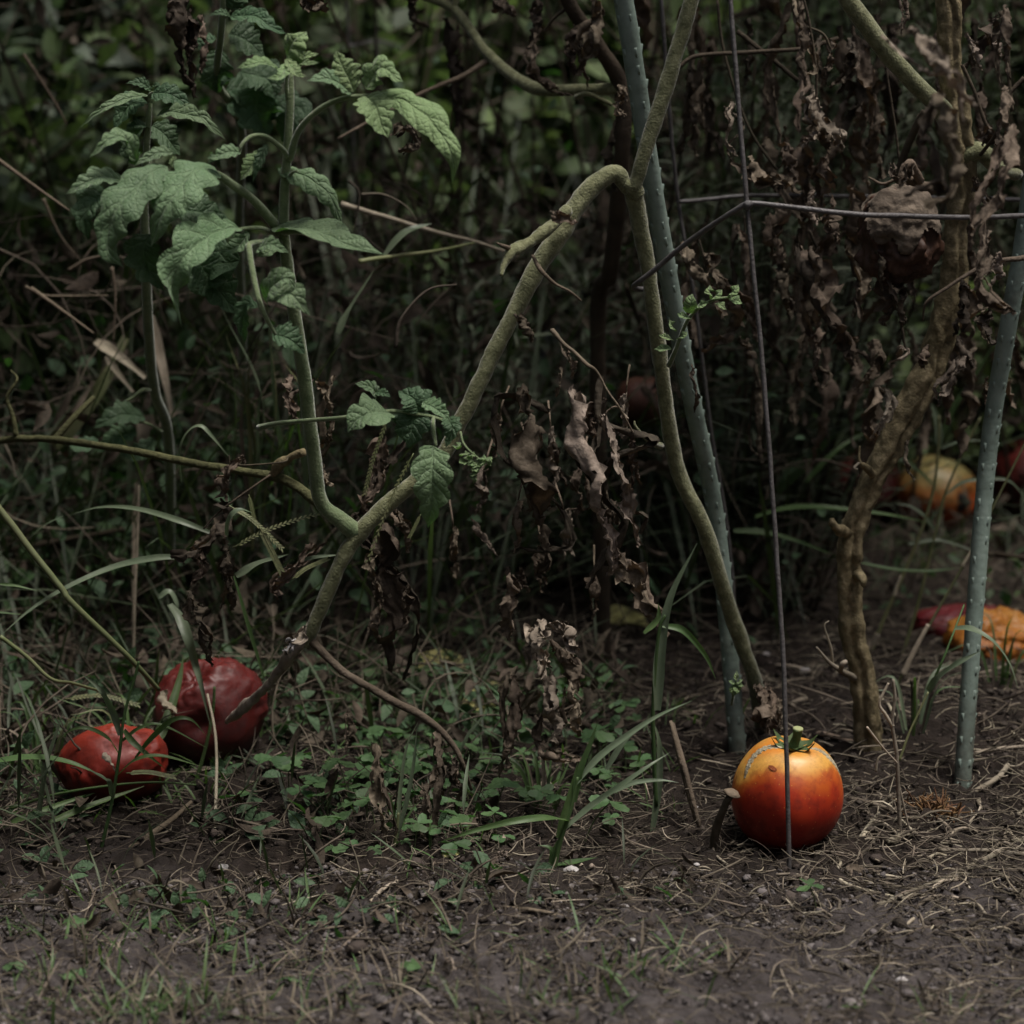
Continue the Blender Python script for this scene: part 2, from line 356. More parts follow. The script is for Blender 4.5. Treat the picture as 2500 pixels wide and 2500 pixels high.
def fruit_mat(name, stops, noise_amt=.12, rough=.32, bump=.1, scale=18, zr=(-1, 1), axis='Z', specks=True):
    """skin colour from bottom to top: ripening tones, with shadow painted into the lower end"""
    m = bpy.data.materials.new(name); m.use_nodes = True; nt = m.node_tree; N = nt.nodes; L = nt.links; b = N['Principled BSDF']
    tc = N.new('ShaderNodeTexCoord'); sp = N.new('ShaderNodeSeparateXYZ'); L.new(tc.outputs['Object'], sp.inputs[0])
    mr = N.new('ShaderNodeMapRange'); mr.inputs['From Min'].default_value = zr[0]; mr.inputs['From Max'].default_value = zr[1]; L.new(sp.outputs[axis], mr.inputs['Value'])
    nz = N.new('ShaderNodeTexNoise'); nz.inputs['Scale'].default_value = scale; nz.inputs['Detail'].default_value = 5; L.new(tc.outputs['Object'], nz.inputs['Vector'])
    sb = N.new('ShaderNodeMath'); sb.operation = 'SUBTRACT'; sb.inputs[1].default_value = .5; L.new(nz.outputs['Fac'], sb.inputs[0])
    ml = N.new('ShaderNodeMath'); ml.operation = 'MULTIPLY'; ml.inputs[1].default_value = noise_amt * 2; L.new(sb.outputs[0], ml.inputs[0])
    ad = N.new('ShaderNodeMath'); ad.operation = 'ADD'; L.new(mr.outputs[0], ad.inputs[0]); L.new(ml.outputs[0], ad.inputs[1])
    rp = N.new('ShaderNodeValToRGB'); L.new(ad.outputs[0], rp.inputs['Fac']); e = rp.color_ramp.elements
    e[0].position, e[0].color = stops[0][0], (*stops[0][1], 1); e[1].position, e[1].color = stops[-1][0], (*stops[-1][1], 1)
    for p, c in stops[1:-1]: k = e.new(p); k.color = (*c, 1)
    colr = rp.outputs['Color']
    if specks:
        vo = N.new('ShaderNodeTexVoronoi'); vo.inputs['Scale'].default_value = 260; L.new(tc.outputs['Object'], vo.inputs['Vector'])
        lt = N.new('ShaderNodeMath'); lt.operation = 'LESS_THAN'; lt.inputs[1].default_value = .11; L.new(vo.outputs['Distance'], lt.inputs[0])
        m3 = N.new('ShaderNodeMath'); m3.operation = 'MULTIPLY'; m3.inputs[1].default_value = .35; L.new(lt.outputs[0], m3.inputs[0])
        mx = N.new('ShaderNodeMix'); mx.data_type = 'RGBA'; L.new(m3.outputs[0], mx.inputs['Factor']); L.new(colr, mx.inputs['A']); mx.inputs['B'].default_value = (.75, .45, .12, 1); colr = mx.outputs['Result']
    dn = N.new('ShaderNodeTexNoise'); dn.inputs['Scale'].default_value = 95; dn.inputs['Detail'].default_value = 8; dn.inputs['Roughness'].default_value = .7; L.new(tc.outputs['Object'], dn.inputs['Vector'])
    dr = N.new('ShaderNodeValToRGB'); L.new(dn.outputs['Fac'], dr.inputs['Fac']); e2 = dr.color_ramp.elements; e2[0].position, e2[0].color, e2[1].position, e2[1].color = .33, (.45, .40, .36, 1), .52, (1, 1, 1, 1)
    mm = N.new('ShaderNodeMix'); mm.data_type = 'RGBA'; mm.blend_type = 'MULTIPLY'; mm.inputs['Factor'].default_value = .7; L.new(colr, mm.inputs['A']); L.new(dr.outputs['Color'], mm.inputs['B']); colr = mm.outputs['Result']
    rr = N.new('ShaderNodeMapRange'); rr.inputs['To Min'].default_value = rough + .25; rr.inputs['To Max'].default_value = rough - .04; rr.inputs['From Min'].default_value = .3; rr.inputs['From Max'].default_value = .65; L.new(dn.outputs['Fac'], rr.inputs['Value']); L.new(rr.outputs[0], b.inputs['Roughness'])
    L.new(colr, b.inputs['Base Color']); b.inputs['Specular IOR Level'].default_value = .45
    b.inputs['Subsurface Weight'].default_value = .12; b.inputs['Subsurface Radius'].default_value = (.012, .004, .002); b.inputs['Subsurface Scale'].default_value = .4
    n2 = N.new('ShaderNodeTexNoise'); n2.inputs['Scale'].default_value = 90; n2.inputs['Detail'].default_value = 4; L.new(tc.outputs['Object'], n2.inputs['Vector'])
    bp = N.new('ShaderNodeBump'); bp.inputs['Strength'].default_value = bump; bp.inputs['Distance'].default_value = .003; L.new(n2.outputs['Fac'], bp.inputs['Height']); L.new(bp.outputs['Normal'], b.inputs['Normal'])
    return m

def soil_mat():
    m = bpy.data.materials.new('garden_soil'); m.use_nodes = True; nt = m.node_tree; N = nt.nodes; L = nt.links; b = N['Principled BSDF']
    tc = N.new('ShaderNodeTexCoord'); co = tc.outputs['Object']
    def nz(s, d=6, r=.6):
        q = N.new('ShaderNodeTexNoise'); q.inputs['Scale'].default_value = s; q.inputs['Detail'].default_value = d; q.inputs['Roughness'].default_value = r; L.new(co, q.inputs['Vector']); return q.outputs['Fac']
    sp = N.new('ShaderNodeSeparateXYZ'); L.new(co, sp.inputs[0])
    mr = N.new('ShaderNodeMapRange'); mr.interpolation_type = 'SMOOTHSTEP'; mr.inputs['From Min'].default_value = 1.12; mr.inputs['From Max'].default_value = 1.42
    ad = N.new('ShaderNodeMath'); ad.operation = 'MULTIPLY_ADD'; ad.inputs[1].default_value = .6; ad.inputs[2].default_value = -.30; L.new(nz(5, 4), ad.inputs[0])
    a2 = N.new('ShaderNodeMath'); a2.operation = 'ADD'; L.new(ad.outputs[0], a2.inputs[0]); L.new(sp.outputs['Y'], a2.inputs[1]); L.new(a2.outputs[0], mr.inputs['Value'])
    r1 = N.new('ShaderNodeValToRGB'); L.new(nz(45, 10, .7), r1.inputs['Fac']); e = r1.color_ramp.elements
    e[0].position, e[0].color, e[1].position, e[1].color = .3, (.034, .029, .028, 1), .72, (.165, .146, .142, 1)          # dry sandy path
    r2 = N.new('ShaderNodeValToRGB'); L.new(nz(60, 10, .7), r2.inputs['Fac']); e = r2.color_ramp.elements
    e[0].position, e[0].color, e[1].position, e[1].color = .3, (.010, .008, .0065, 1), .72, (.05, .038, .031, 1)      # damp mulch, its colour darkened further for the shade under the plants
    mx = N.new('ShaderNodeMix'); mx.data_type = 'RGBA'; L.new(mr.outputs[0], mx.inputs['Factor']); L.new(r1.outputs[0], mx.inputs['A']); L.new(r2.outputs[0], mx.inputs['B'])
    L.new(mx.outputs['Result'], b.inputs['Base Color']); b.inputs['Roughness'].default_value = .95; b.inputs['Specular IOR Level'].default_value = .15
    bp = N.new('ShaderNodeBump'); bp.inputs['Strength'].default_value = .9; bp.inputs['Distance'].default_value = .006; L.new(nz(330, 10, .75), bp.inputs['Height']); L.new(bp.outputs['Normal'], b.inputs['Normal'])
    return m
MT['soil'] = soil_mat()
MT['crumb'] = mat('soil_crumb', (.014, .011, .009), (.075, .062, .053), 20, .95, .6, 400, rnd=.6, spec=.15)
MT['crumb_pale'] = mat('sandy_crumb', (.038, .034, .033), (.17, .152, .148), 20, .95, .6, 400, rnd=.5, spec=.15)

# ------------------------------------------------------------------ ground
def axis_coords(lo, hi, step, far):
    a = np.arange(lo, hi, step); out = []; d = step; x = hi
    while x < far: out.append(x); d *= 1.35; x += d
    left = []; d = step; x = lo
    while x > -far: d *= 1.35; x -= d; left.append(x)
    return np.r_[left[::-1], a, out]
gx = axis_coords(-.46, .46, .0028, 80); gy = np.r_[[-80, -40, -20, -10, -5, -2, -1, -.3, .2, .5, .7, .82, .90, .95], np.arange(.985, 1.8, .0031), np.array([v for v in axis_coords(1.803, 2.4, .006, 80) if v >= 1.803])]
XX, YY = np.meshgrid(gx, gy); X, Yg = XX.ravel(), YY.ravel()
near = np.exp(-np.maximum(0, np.hypot(X, (Yg - 1.6) * .8) - .9) * 3)
p3 = np.c_[X, Yg, X * 0]
Z = ground_z(X, Yg) + near * (.003 * fbm(p3 * 22, 1, 2) + .0065 * np.abs(fbm(p3 * 75, 4, 2)) + .003 * vn(p3 * 150, 9) + .0018 * np.abs(vn(p3 * 300, 15)))
nx, ny = len(gx), len(gy)
idx = np.arange(nx * ny).reshape(ny, nx)
GF = np.stack([idx[:-1, :-1].ravel(), idx[:-1, 1:].ravel(), idx[1:, 1:].ravel(), idx[1:, :-1].ravel()], 1)
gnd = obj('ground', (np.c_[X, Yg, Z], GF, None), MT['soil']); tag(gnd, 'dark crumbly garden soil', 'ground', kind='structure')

# ------------------------------------------------------------------ bulk geometry (uncountable litter and foliage)
def bulk_straws(C, D, L, bend, R, rings=5):
    n = len(C); D = norm(D); up = np.tile([0, 0, 1.0], (n, 1)) + rng.normal(0, .3, (n, 3)); S = norm(np.cross(D, up)); U = np.cross(S, D)
    t = np.linspace(-.5, .5, rings); V = []
    for k, tt in enumerate(t):
        c = C + D * (L * tt)[:, None] + S * (bend[:, 0] * L * (tt * tt * 4 - .5))[:, None] + U * (bend[:, 1] * L * (tt * tt * 4 - .5))[:, None]
        rr = R * (1 - .45 * abs(tt) * 2)
        for a in (0, 2 * PI / 3, 4 * PI / 3): V.append(c + S * (rr * math.cos(a))[:, None] + U * (rr * math.sin(a))[:, None])
    V = np.stack(V, 1); base = (np.arange(n) * rings * 3)[:, None, None]
    f = np.array([(i * 3 + j, i * 3 + (j + 1) % 3, (i + 1) * 3 + (j + 1) % 3, (i + 1) * 3 + j) for i in range(rings - 1) for j in range(3)])
    return V.reshape(-1, 3), (f[None] + base).reshape(-1, 4), None

def bulk_leaves(C, D, Nn, L, W, bend, fold=.25):
    """many small leaves: 11 vertices each, pointed at both ends, folded on the midrib and bent"""
    n = len(C); D = norm(D); S = norm(np.cross(D, Nn)); U = np.cross(S, D)
    rows = [(0, 0), (.22, .75), (.5, 1), (.78, .62), (1, 0)]; V = []; ids = []
    for s, wd in rows:
        c = C + D * (L * s)[:, None] - U * (bend * L * s * s)[:, None]
        if wd == 0: ids.append((len(V),)); V.append(c)
        else:
            ids.append((len(V), len(V) + 1, len(V) + 2)); x = W * wd / 2
            V += [c - S * x[:, None] + U * (x * fold)[:, None], c, c + S * x[:, None] + U * (x * fold)[:, None]]
    k = len(V); V = np.stack(V, 1); T = []
    for a, b in zip(ids[:-1], ids[1:]):
        if len(a) == 1: T += [(a[0], b[0], b[1]), (a[0], b[1], b[2])]
        elif len(b) == 1: T += [(a[0], b[0], a[1]), (a[1], b[0], a[2])]
        else: T += [(a[0], b[0], b[1]), (a[0], b[1], a[1]), (a[1], b[1], b[2]), (a[1], b[2], a[2])]
    base = (np.arange(n) * k)[:, None, None]
    return V.reshape(-1, 3), (np.array(T)[None] + base).reshape(-1, 3), None

def bulk_blobs(C, R, flat=.7):
    g = (1 + 5 ** .5) / 2
    iv = norm(np.array([(-1, g, 0), (1, g, 0), (-1, -g, 0), (1, -g, 0), (0, -1, g), (0, 1, g), (0, -1, -g), (0, 1, -g), (g, 0, -1), (g, 0, 1), (-g, 0, -1), (-g, 0, 1)], float))
    f = np.array([(0, 11, 5), (0, 5, 1), (0, 1, 7), (0, 7, 10), (0, 10, 11), (1, 5, 9), (5, 11, 4), (11, 10, 2), (10, 7, 6), (7, 1, 8), (3, 9, 4), (3, 4, 2), (3, 2, 6), (3, 6, 8), (3, 8, 9), (4, 9, 5), (2, 4, 11), (6, 2, 10), (8, 6, 7), (9, 8, 1)])
    n = len(C); sc = np.stack([rng.uniform(.7, 1.4, n), rng.uniform(.7, 1.4, n), rng.uniform(.5, 1, n) * flat / .7], 1)
    V = iv[None] * sc[:, None] * R[:, None, None] * (1 + rng.uniform(-.45, .45, (n, 12, 1)))
    a = rng.uniform(0, 2 * PI, n); ca, sa = np.cos(a)[:, None], np.sin(a)[:, None]
    V = np.stack([V[..., 0] * ca - V[..., 1] * sa, V[..., 0] * sa + V[..., 1] * ca, V[..., 2]], -1) + C[:, None]
    return V.reshape(-1, 3), (f[None] + (np.arange(n) * 12)[:, None, None]).reshape(-1, 3), None

def on_ground(n, x0, x1, y0, y1, keep=None):
    x = rng.uniform(x0, x1, n); y = rng.uniform(y0, y1, n)
    if keep is not None: k = rng.random(n) < keep(x, y); x, y = x[k], y[k]
    return np.c_[x, y, ground_z(x, y)]

c = on_ground(19000, -.40, .45, .98, 1.36)
R = rng.gamma(1.0, .0006, len(c)) + .00045; c[:, 2] += rng.uniform(.001, .006, len(c))
tag(obj('sandy_crumbs', bulk_blobs(c, R), MT['crumb_pale'], smooth=False), 'loose pale sandy soil crumbs along the path edge', 'soil crumbs', kind='stuff')
c = on_ground(16000, -.6, .6, 1.2, 2.0, lambda x, y: np.clip(1.5 - (y - 1.4), .2, 1))
R = rng.gamma(1.3, .0007, len(c)) + .0006; c[:, 2] += rng.uniform(.001, .007, len(c))
tag(obj('dark_crumbs', bulk_blobs(c, R), MT['crumb'], smooth=False), 'dark damp mulch crumbs under the tomato plants', 'mulch', kind='stuff')

def litter(name, n, x0, x1, y0, y1, lm, rm, m, label, keep=None, lift=.005, tilt=.18):
    c = on_ground(n, x0, x1, y0, y1, keep); k = len(c); a = rng.uniform(0, 2 * PI, k)
    D = np.c_[np.cos(a), np.sin(a), rng.normal(0, tilt, k)]; Ln = rng.gamma(3, lm / 3, k) + .004
    c[:, 2] += lift + rng.uniform(0, .006, k) + np.abs(D[:, 2]) * Ln * .4
    tag(obj(name, bulk_straws(c, D, Ln, rng.normal(0, .09, (k, 2)), rng.uniform(.5, 1.3, k) * rm), m), label, 'plant litter', kind='stuff')
litter('straw_litter', 9000, -.7, .75, 1.0, 2.3, .017, .0007, MT['straw_dull'], 'dull brown bits of straw and rootlets strewn over the soil', lambda x, y: np.clip(.45 + .7 * (x + .2), .25, 1))
litter('pale_litter', 1800, -.6, .75, 1.02, 2.1, .016, .0007, MT['straw'], 'pale dry grass bits scattered on the soil', lambda x, y: np.clip(.3 + 1.3 * x, .12, 1))
litter('fine_litter', 7000, -.45, .45, 1.0, 1.5, .010, .00038, MT['straw_dull'], 'fine brown fibres and rootlets matted into the sandy soil', lambda x, y: np.clip(.7 + .8 * x, .4, 1), .005, .3)
litter('pale_fibres', 2600, -.45, .5, 1.0, 1.55, .011, .0004, MT['straw'], 'fine pale straw fibres matted into the soil', lambda x, y: np.clip(.35 + 1.4 * x, .12, 1), .006, .25)
litter('mulch_litter', 3800, -.9, .95, 1.4, 3.0, .028, .0009, MT['straw_dull'], 'brown stalk litter beneath the plants', None, .006, .25)

def grass_stuff(name, cl, m, label, hl=(.012, .035), per=26, spread=.022, wd=.0016):
    C, D, L = [], [], []
    for (x, y, k) in cl:
        n = int(per * k); a = rng.uniform(0, 2 * PI, n); r = np.abs(rng.normal(0, spread * k ** .5, n))
        px_, py_ = x + r * np.cos(a), y + r * np.sin(a) * .7
        C.append(np.c_[px_, py_, ground_z(px_, py_)]); b = rng.uniform(0, 2 * PI, n); el = rng.uniform(.3, 1.4, n)
        D.append(np.c_[np.cos(b) * np.cos(el), np.sin(b) * np.cos(el), np.sin(el)]); L.append(rng.uniform(*hl, n))
    C, D, L = np.vstack(C), np.vstack(D), np.concatenate(L)
    Nn = np.cross(np.cross(D, [0, 0, 1.0]), D) + rng.normal(0, .25, D.shape)
    tag(obj(name, bulk_leaves(C, D, Nn, L, rng.uniform(.6, 1.3, len(L)) * wd, rng.uniform(.1, .6, len(L))), m), label, 'grass', kind='stuff')
cl = [(*G(x, y)[:2], k) for x, y, k in [(260, 2330, 2.5), (120, 2420, 3), (420, 2450, 3), (620, 2380, 2), (300, 2480, 3), (60, 2300, 1.5), (520, 2500, 3), (750, 2470, 1.6), (450, 2290, 2.2), (1320, 2320, 1.3), (1310, 2450, 1.3), (1540, 2400, 2.6), (1620, 2370, 2), (1090, 2310, .8), (1010, 2420, 1), (2340, 2490, 1.6), (2120, 2470, .8), (1180, 2490, 1.2), (860, 2420, .9), (230, 2220, .6), (700, 2250, .5), (1080, 2150, .5)]]
cl += [(rng.uniform(-.5, .05), rng.uniform(.9, 1.13), rng.uniform(.5, 1.4)) for _ in range(26)] + [(rng.uniform(-.6, .6), rng.uniform(.7, 1.0), rng.uniform(.8, 2)) for _ in range(60)]
grass_stuff('lawn_grass', cl, MT['grass'], 'short thin lawn grass creeping into the bare soil', per=12, spread=.026)
grass_stuff('dry_lawn_grass', [(x + rng.normal(0, .02), y + rng.normal(0, .015), k) for x, y, k in cl], MT['straw_dull'], 'dry dead lawn blades among the short grass', per=22, spread=.034)

# ------------------------------------------------------------------ points read off the photograph, each with its own distance
TILE = {'O': (0, 0, 1.294), '1': (0, 0, .44), '2': (825, 0, .44), '3': (1650, 0, .44), '4': (0, 825, .44), '5': (825, 825, .44), '6': (1650, 825, .44), '7': (0, 1650, .44), '8': (825, 1650, .44), '9': (1650, 1650, .44)}
def q(t, pts, Y=None):
    ox, oy, k = TILE[t]
    return [P(ox + p[0] * k, oy + p[1] * k, p[2] if len(p) > 2 else Y) for p in pts]
def qg(t, x, y):
    ox, oy, k = TILE[t]; return G(ox + x * k, oy + y * k)
def wm(t, wpx, Y): return mpx(wpx * TILE[t][2], Y)
TOCAM = np.array([0, -.75, .65])

# ------------------------------------------------------------------ green plastic-coated stakes
def make_nub():
    V = [(-.0011, 0, -.0034), (.0011, 0, -.0034), (.0013, 0, .0022), (-.0013, 0, .0022), (0, .0004, -.0045), (-.0006, .0019, .0018), (.0006, .0019, .0018), (0, .0012, -.001)]
    F = [(0, 1, 4), (0, 7, 5, 3), (1, 2, 6, 7), (0, 4, 7), (1, 7, 4), (7, 6, 5), (3, 5, 6, 2)]
    return mesh('nub', V, F, MT['stake'])
def muddy(m):
    nt = m.node_tree; N = nt.nodes; L = nt.links; b = N['Principled BSDF']; src = b.inputs['Base Color'].links[0].from_socket
    tc = N.new('ShaderNodeTexCoord'); sp = N.new('ShaderNodeSeparateXYZ'); L.new(tc.outputs['Object'], sp.inputs[0]); nz = N.new('ShaderNodeTexNoise'); nz.inputs['Scale'].default_value = 70; nz.inputs['Detail'].default_value = 8; L.new(tc.outputs['Object'], nz.inputs['Vector'])
    ma = N.new('ShaderNodeMath'); ma.operation = 'MULTIPLY_ADD'; ma.inputs[1].default_value = .22; L.new(nz.outputs['Fac'], ma.inputs[0]); L.new(sp.outputs['Z'], ma.inputs[2])
    mr = N.new('ShaderNodeMapRange'); mr.inputs['From Min'].default_value = .12; mr.inputs['From Max'].default_value = .22; mr.inputs['To Min'].default_value = .85; mr.inputs['To Max'].default_value = 0; L.new(ma.outputs[0], mr.inputs['Value'])
    n2 = N.new('ShaderNodeTexNoise'); n2.inputs['Scale'].default_value = 22; n2.inputs['Detail'].default_value = 9; n2.inputs['Roughness'].default_value = .75; L.new(tc.outputs['Object'], n2.inputs['Vector'])
    m2 = N.new('ShaderNodeMapRange'); m2.inputs['From Min'].default_value = .58; m2.inputs['From Max'].default_value = .70; m2.inputs['To Max'].default_value = .55; L.new(n2.outputs['Fac'], m2.inputs['Value'])
    mxm = N.new('ShaderNodeMath'); mxm.operation = 'MAXIMUM'; L.new(mr.outputs[0], mxm.inputs[0]); L.new(m2.outputs[0], mxm.inputs[1])
    mx = N.new('ShaderNodeMix'); mx.data_type = 'RGBA'; L.new(mxm.outputs[0], mx.inputs['Factor']); L.new(src, mx.inputs['A']); mx.inputs['B'].default_value = (.05, .042, .032, 1); L.new(mx.outputs['Result'], b.inputs['Base Color'])
MT['stake_pole'] = mat('stake_pole_plastic', (.085, .11, .09), (.215, .265, .23), 60, .5, .2, 300, spec=.45, detail=10, c3=(.165, .215, .185)); muddy(MT['stake_pole'])
NUB = make_nub()
def stake(pts, r, label, ph0):
    base = pts[0]; t = thing('garden_stake', label, 'stake', base, 'green garden stakes')
    sh = tube(pts, r, 24, 60, .03, 90, 3); obj('pole', sh, MT['stake_pole'], t)
    c = catmull(pts, 60); T, S, N = frames(c); d = np.r_[0, np.cumsum(np.linalg.norm(np.diff(c, axis=0), axis=1))]
    for row in range(5):
        a = ph0 + row * PI * .4; s = .006 + (row % 2) * .011
        while s < d[-1]:
            k = min(np.searchsorted(d, s), 59); nrm = S[k] * math.cos(a) + N[k] * math.sin(a)
            if nrm[1] < .35:                                   # the rows that face the path
                o = bpy.data.objects.new('nub', NUB); COL.objects.link(o); o.parent = t
                zx = Vector(T[k]); yy = Vector(nrm); xx = yy.cross(zx)
                M4 = Matrix((xx, yy, zx)).transposed().to_4x4(); o.rotation_euler = M4.to_euler()
                o.location = Vector(c[k] + nrm * (r - .0003) - base); sc = random.uniform(.75, 1.1); o.scale = (sc * .95, sc * .85, sc * 1.05)
            s += .0205 + random.uniform(-.001, .001)
b0 = G(1812, 1850)
stake([b0 - [0, 0, .03], *q('O', [(1355, 1010, 1.60), (1300, 730, 1.555), (1240, 400, 1.505), (1180, 20, 1.46), (1120, -330, 1.42)])], .0066, 'grey-green knobbed garden stake leaning left, crossed by the fuzzy tomato stem', .3)
b1 = G(2345, 1925)
stake([b1 - [0, 0, .03], *q('O', [(1860, 900, 1.55), (1905, 600, 1.53), (1935, 430, 1.52), (1990, 0, 1.5), (2030, -300, 1.48)])], .0064, 'grey-green knobbed garden stake standing at the right edge beside the yellow tomato', .1)

# ------------------------------------------------------------------ wire tomato cage
cb = G(1931, 2138)
cage = thing('tomato_cage', 'thin grey steel wire tomato cage with bent hoop around the stems', 'tomato cage', cb)
up1 = [cb - [0, 0, .02], *q('O', [(1480, 1300, 1.375), (1462, 1000, 1.39), (1440, 700, 1.40), (1424, 540, 1.405), (1410, 390, 1.41), (1394, 200, 1.415), (1378, 0, 1.42), (1355, -300, 1.43)])]
obj('upright_wire', tube(up1, .0016, 8, 70, .12, 120, 1), MT['wire'], cage)
up2 = [G(1815, 1760) - [0, 0, .02], *q('O', [(1392, 1250, 1.74), (1375, 1020, 1.74), (1340, 800, 1.73), (1310, 560, 1.72), (1280, 380, 1.72), (1262, 200, 1.71), (1248, 0, 1.70), (1225, -300, 1.7)])]
obj('upright_wire', tube(up2, .0016, 8, 70, .12, 120, 2), MT['wire'], cage)
hoop = q('O', [(1222, 546, 1.50), (1200, 545, 1.492), (1196, 540, 1.475), (1207, 530, 1.463), (1240, 505, 1.455), (1300, 455, 1.438), (1385, 398, 1.412), (1412, 384, 1.407), (1460, 387, 1.408), (1600, 403, 1.40), (1720, 408, 1.42), (1850, 410, 1.45), (1960, 405, 1.5), (2050, 398, 1.58), (2060, 388, 1.7), (1950, 378, 1.76), (1800, 374, 1.77), (1600, 370, 1.76), (1420, 369, 1.74), (1330, 377, 1.725), (1282, 381, 1.715)])
obj('hoop_wire', tube(hoop, .0018, 8, 120, .1, 120, 3), MT['wire'], cage)
obj('wire_joint', tube(q('O', [(1405, 392, 1.4065), (1411, 386, 1.4065), (1418, 381, 1.4065)]), [.0022, .0034, .0022], 8, 8, .2, 200), MT['wire'], cage)
cw = q('O', [(690, 130, 2.3), (660, 90, 2.3), (655, 45, 2.3), (665, 70, 2.3), (690, 60, 2.3), (715, 80, 2.3)])
b2 = P(900, 1290, 2.6)
cg2 = thing('tomato_cage', 'dark blurred wire cage far behind the leafy shoot, at the top edge', 'tomato cage', (float(b2[0]), 2.6, float(ground_z(b2[0], 2.6))))
for k, (xa, xb) in enumerate([(655, 700), (708, 760)]):
    bb = P(xb * 1.294, 1290, 2.6); bb[2] = 0
    obj('upright_wire', tube([bb, P(xa * 1.294, 30, 2.6), P((xa - 12) * 1.294, -300, 2.6)], .0022, 6, 20), MT['wire'], cg2)
obj('hoop_wire', tube(q('O', [(640, 92, 2.55), (672, 84, 2.56), (715, 78, 2.65), (760, 90, 2.7)]), .002, 6, 24), MT['wire'], cg2)

# ------------------------------------------------------------------ tomatoes
def fruit(V, r, seed, squash=(1, 1, .95), ribs=5, rib=.02, top=.18, wr=0, wf=2.2, dents=(), tilt=None, flop=0):
    U = V.copy(); a = np.arctan2(U[:, 1], U[:, 0]); zz = U[:, 2]; rho = np.hypot(U[:, 0], U[:, 1])
    f = 1 + rib * np.cos(ribs * a + seed) * rho ** 2 + .03 * vn(U * 1.3, seed)
    f = f - top * np.exp(-(rho / .30) ** 2) * (zz > 0)
    if wr:
        n1 = vn(U * wf + vn3(U * 2, seed) * .5, seed); n2 = vn(U * wf * 2.1 + vn3(U * 3, seed + 1) * .5, seed + 3)
        rid = (1 - np.abs(n1) * 2.0) * .6 + (1 - np.abs(n2) * 2) * .4
        n3 = vn(U * wf * 4.5 + vn3(U * 4, seed + 2) * .6, seed + 6)
        msk = np.clip(vn(U * 1.2, seed + 8) * 1.6 + .55, .08, 1)
        f = f + wr * (np.sign(rid) * np.abs(rid) ** 1.0 + .35 * (1 - 2 * np.abs(n3))) * msk
    for d, dep, wd in dents:
        dd = norm(np.array(d, float)); f = f - dep * np.exp(-(np.linalg.norm(U - dd, axis=1) / wd) ** 2)
    W = U * f[:, None] * np.array(squash) * r
    return W
SV, SF = sphere(120, 84)
def rotm(ax, ang): return np.array(Matrix.Rotation(ang, 3, ax))

# the ripe tomato by the wire
ty = 1.413; tc_ = P(1922, 1933, ty); r0 = .0378
tz = float(ground_z(tc_[0], tc_[1]))
tom = thing('tomato', 'ripe red and yellow tomato with cracked shoulder and green stalk, behind the wire', 'tomato', (tc_[0], tc_[1], tz))
cen = np.array([tc_[0], tc_[1], tz + r0 * 1.05 - .001]); tl = rotm('X', math.radians(9)) @ rotm('Y', math.radians(3))
MT['tomato'] = fruit_mat('ripe_tomato_skin', [(0, (.17, .009, .005)), (.38, (.26, .014, .006)), (.58, (.36, .032, .009)), (.70, (.47, .11, .017)), (.80, (.62, .31, .06)), (.89, (.61, .33, .07)), (1, (.50, .17, .02))], .42, .34, .08, 24, (0, 2 * r0 * 1.03))  # lowest reds darkened to stand for shadow under the fruit
bodyV = fruit(SV, r0, 2, (1.0, 1.0, 1.10), 5, .018, .20)
bo = obj('skin', ((bodyV @ tl.T) + cen, SF, None), MT['tomato'], tom)
bo.data.update()
def fruit_pt(a, z, lift):
    s = math.sqrt(max(0, 1 - z * z)); d = np.array([[math.cos(a) * s, math.sin(a) * s, z]])
    p = fruit(d, r0, 2, (1.0, 1.0, 1.10), 5, .018, .20)[0]
    return tl @ (p * (1 + lift)) + cen
def crack(a_list, z_list, wdt, seed):
    n = 70; K = np.linspace(0, 1, len(a_list)); t_ = np.linspace(0, 1, n)
    kp = catmull(np.array([fruit_pt(a, z, 0) for a, z in zip(a_list, z_list)]), n); kp = np.array([cen + (p - cen) for p in kp])
    V = []; T = norm(np.gradient(kp, axis=0))
    for i in range(n):
        nv = norm(kp[i] - cen); sv = norm(np.cross(T[i], nv)); ww = wdt * (math.sin(PI * t_[i]) ** .6 + .06) * (1 + .25 * math.sin(i * .9 + seed) + .15 * math.sin(i * 2.3))
        for u, lf_ in ((-1, -.0006), (-.8, .0005), (-.45, .0001), (0, .0004), (.4, .0001), (.8, .0006), (1, -.0006)):
            V.append(kp[i] + sv * u * ww + nv * (lf_ + .00025 * math.sin(i * 3.1 + u * 5)))
    return np.array(V), grid_faces(n - 1, 6), None
def seen(pts):
    A, Z_ = [], []
    for x, y in pts:
        d = math.sqrt(max(0, 1 - x * x - y * y)); f = math.radians(27)
        z = y * math.cos(f) + d * math.sin(f); fw = d * math.cos(f) - y * math.sin(f); a = math.atan2(-fw, x); A.append(a if a < PI * .6 else a - 2 * PI); Z_.append(z)
    return A, Z_
obj('crack', crack(*seen([(-.84, .20), (-.79, .38), (-.68, .58), (-.50, .72), (-.32, .78), (-.16, .80)]), .0026, 1), MT['scar'], tom)
obj('crack', crack(*seen([(.30, .78), (.46, .73), (.62, .62), (.75, .50), (.88, .32)]), .0023, 4), MT['scar'], tom)
obj('scar', crack(*seen([(-.47, .42), (-.41, .38), (-.34, .35)]), .0016, 2), mat('brown_scar', (.20, .05, .02), (.30, .08, .02), 80, .8, .5, 300), tom)
sb = fruit_pt(0, .9999, 0)
axis = tl @ np.array([0, 0, 1.0])
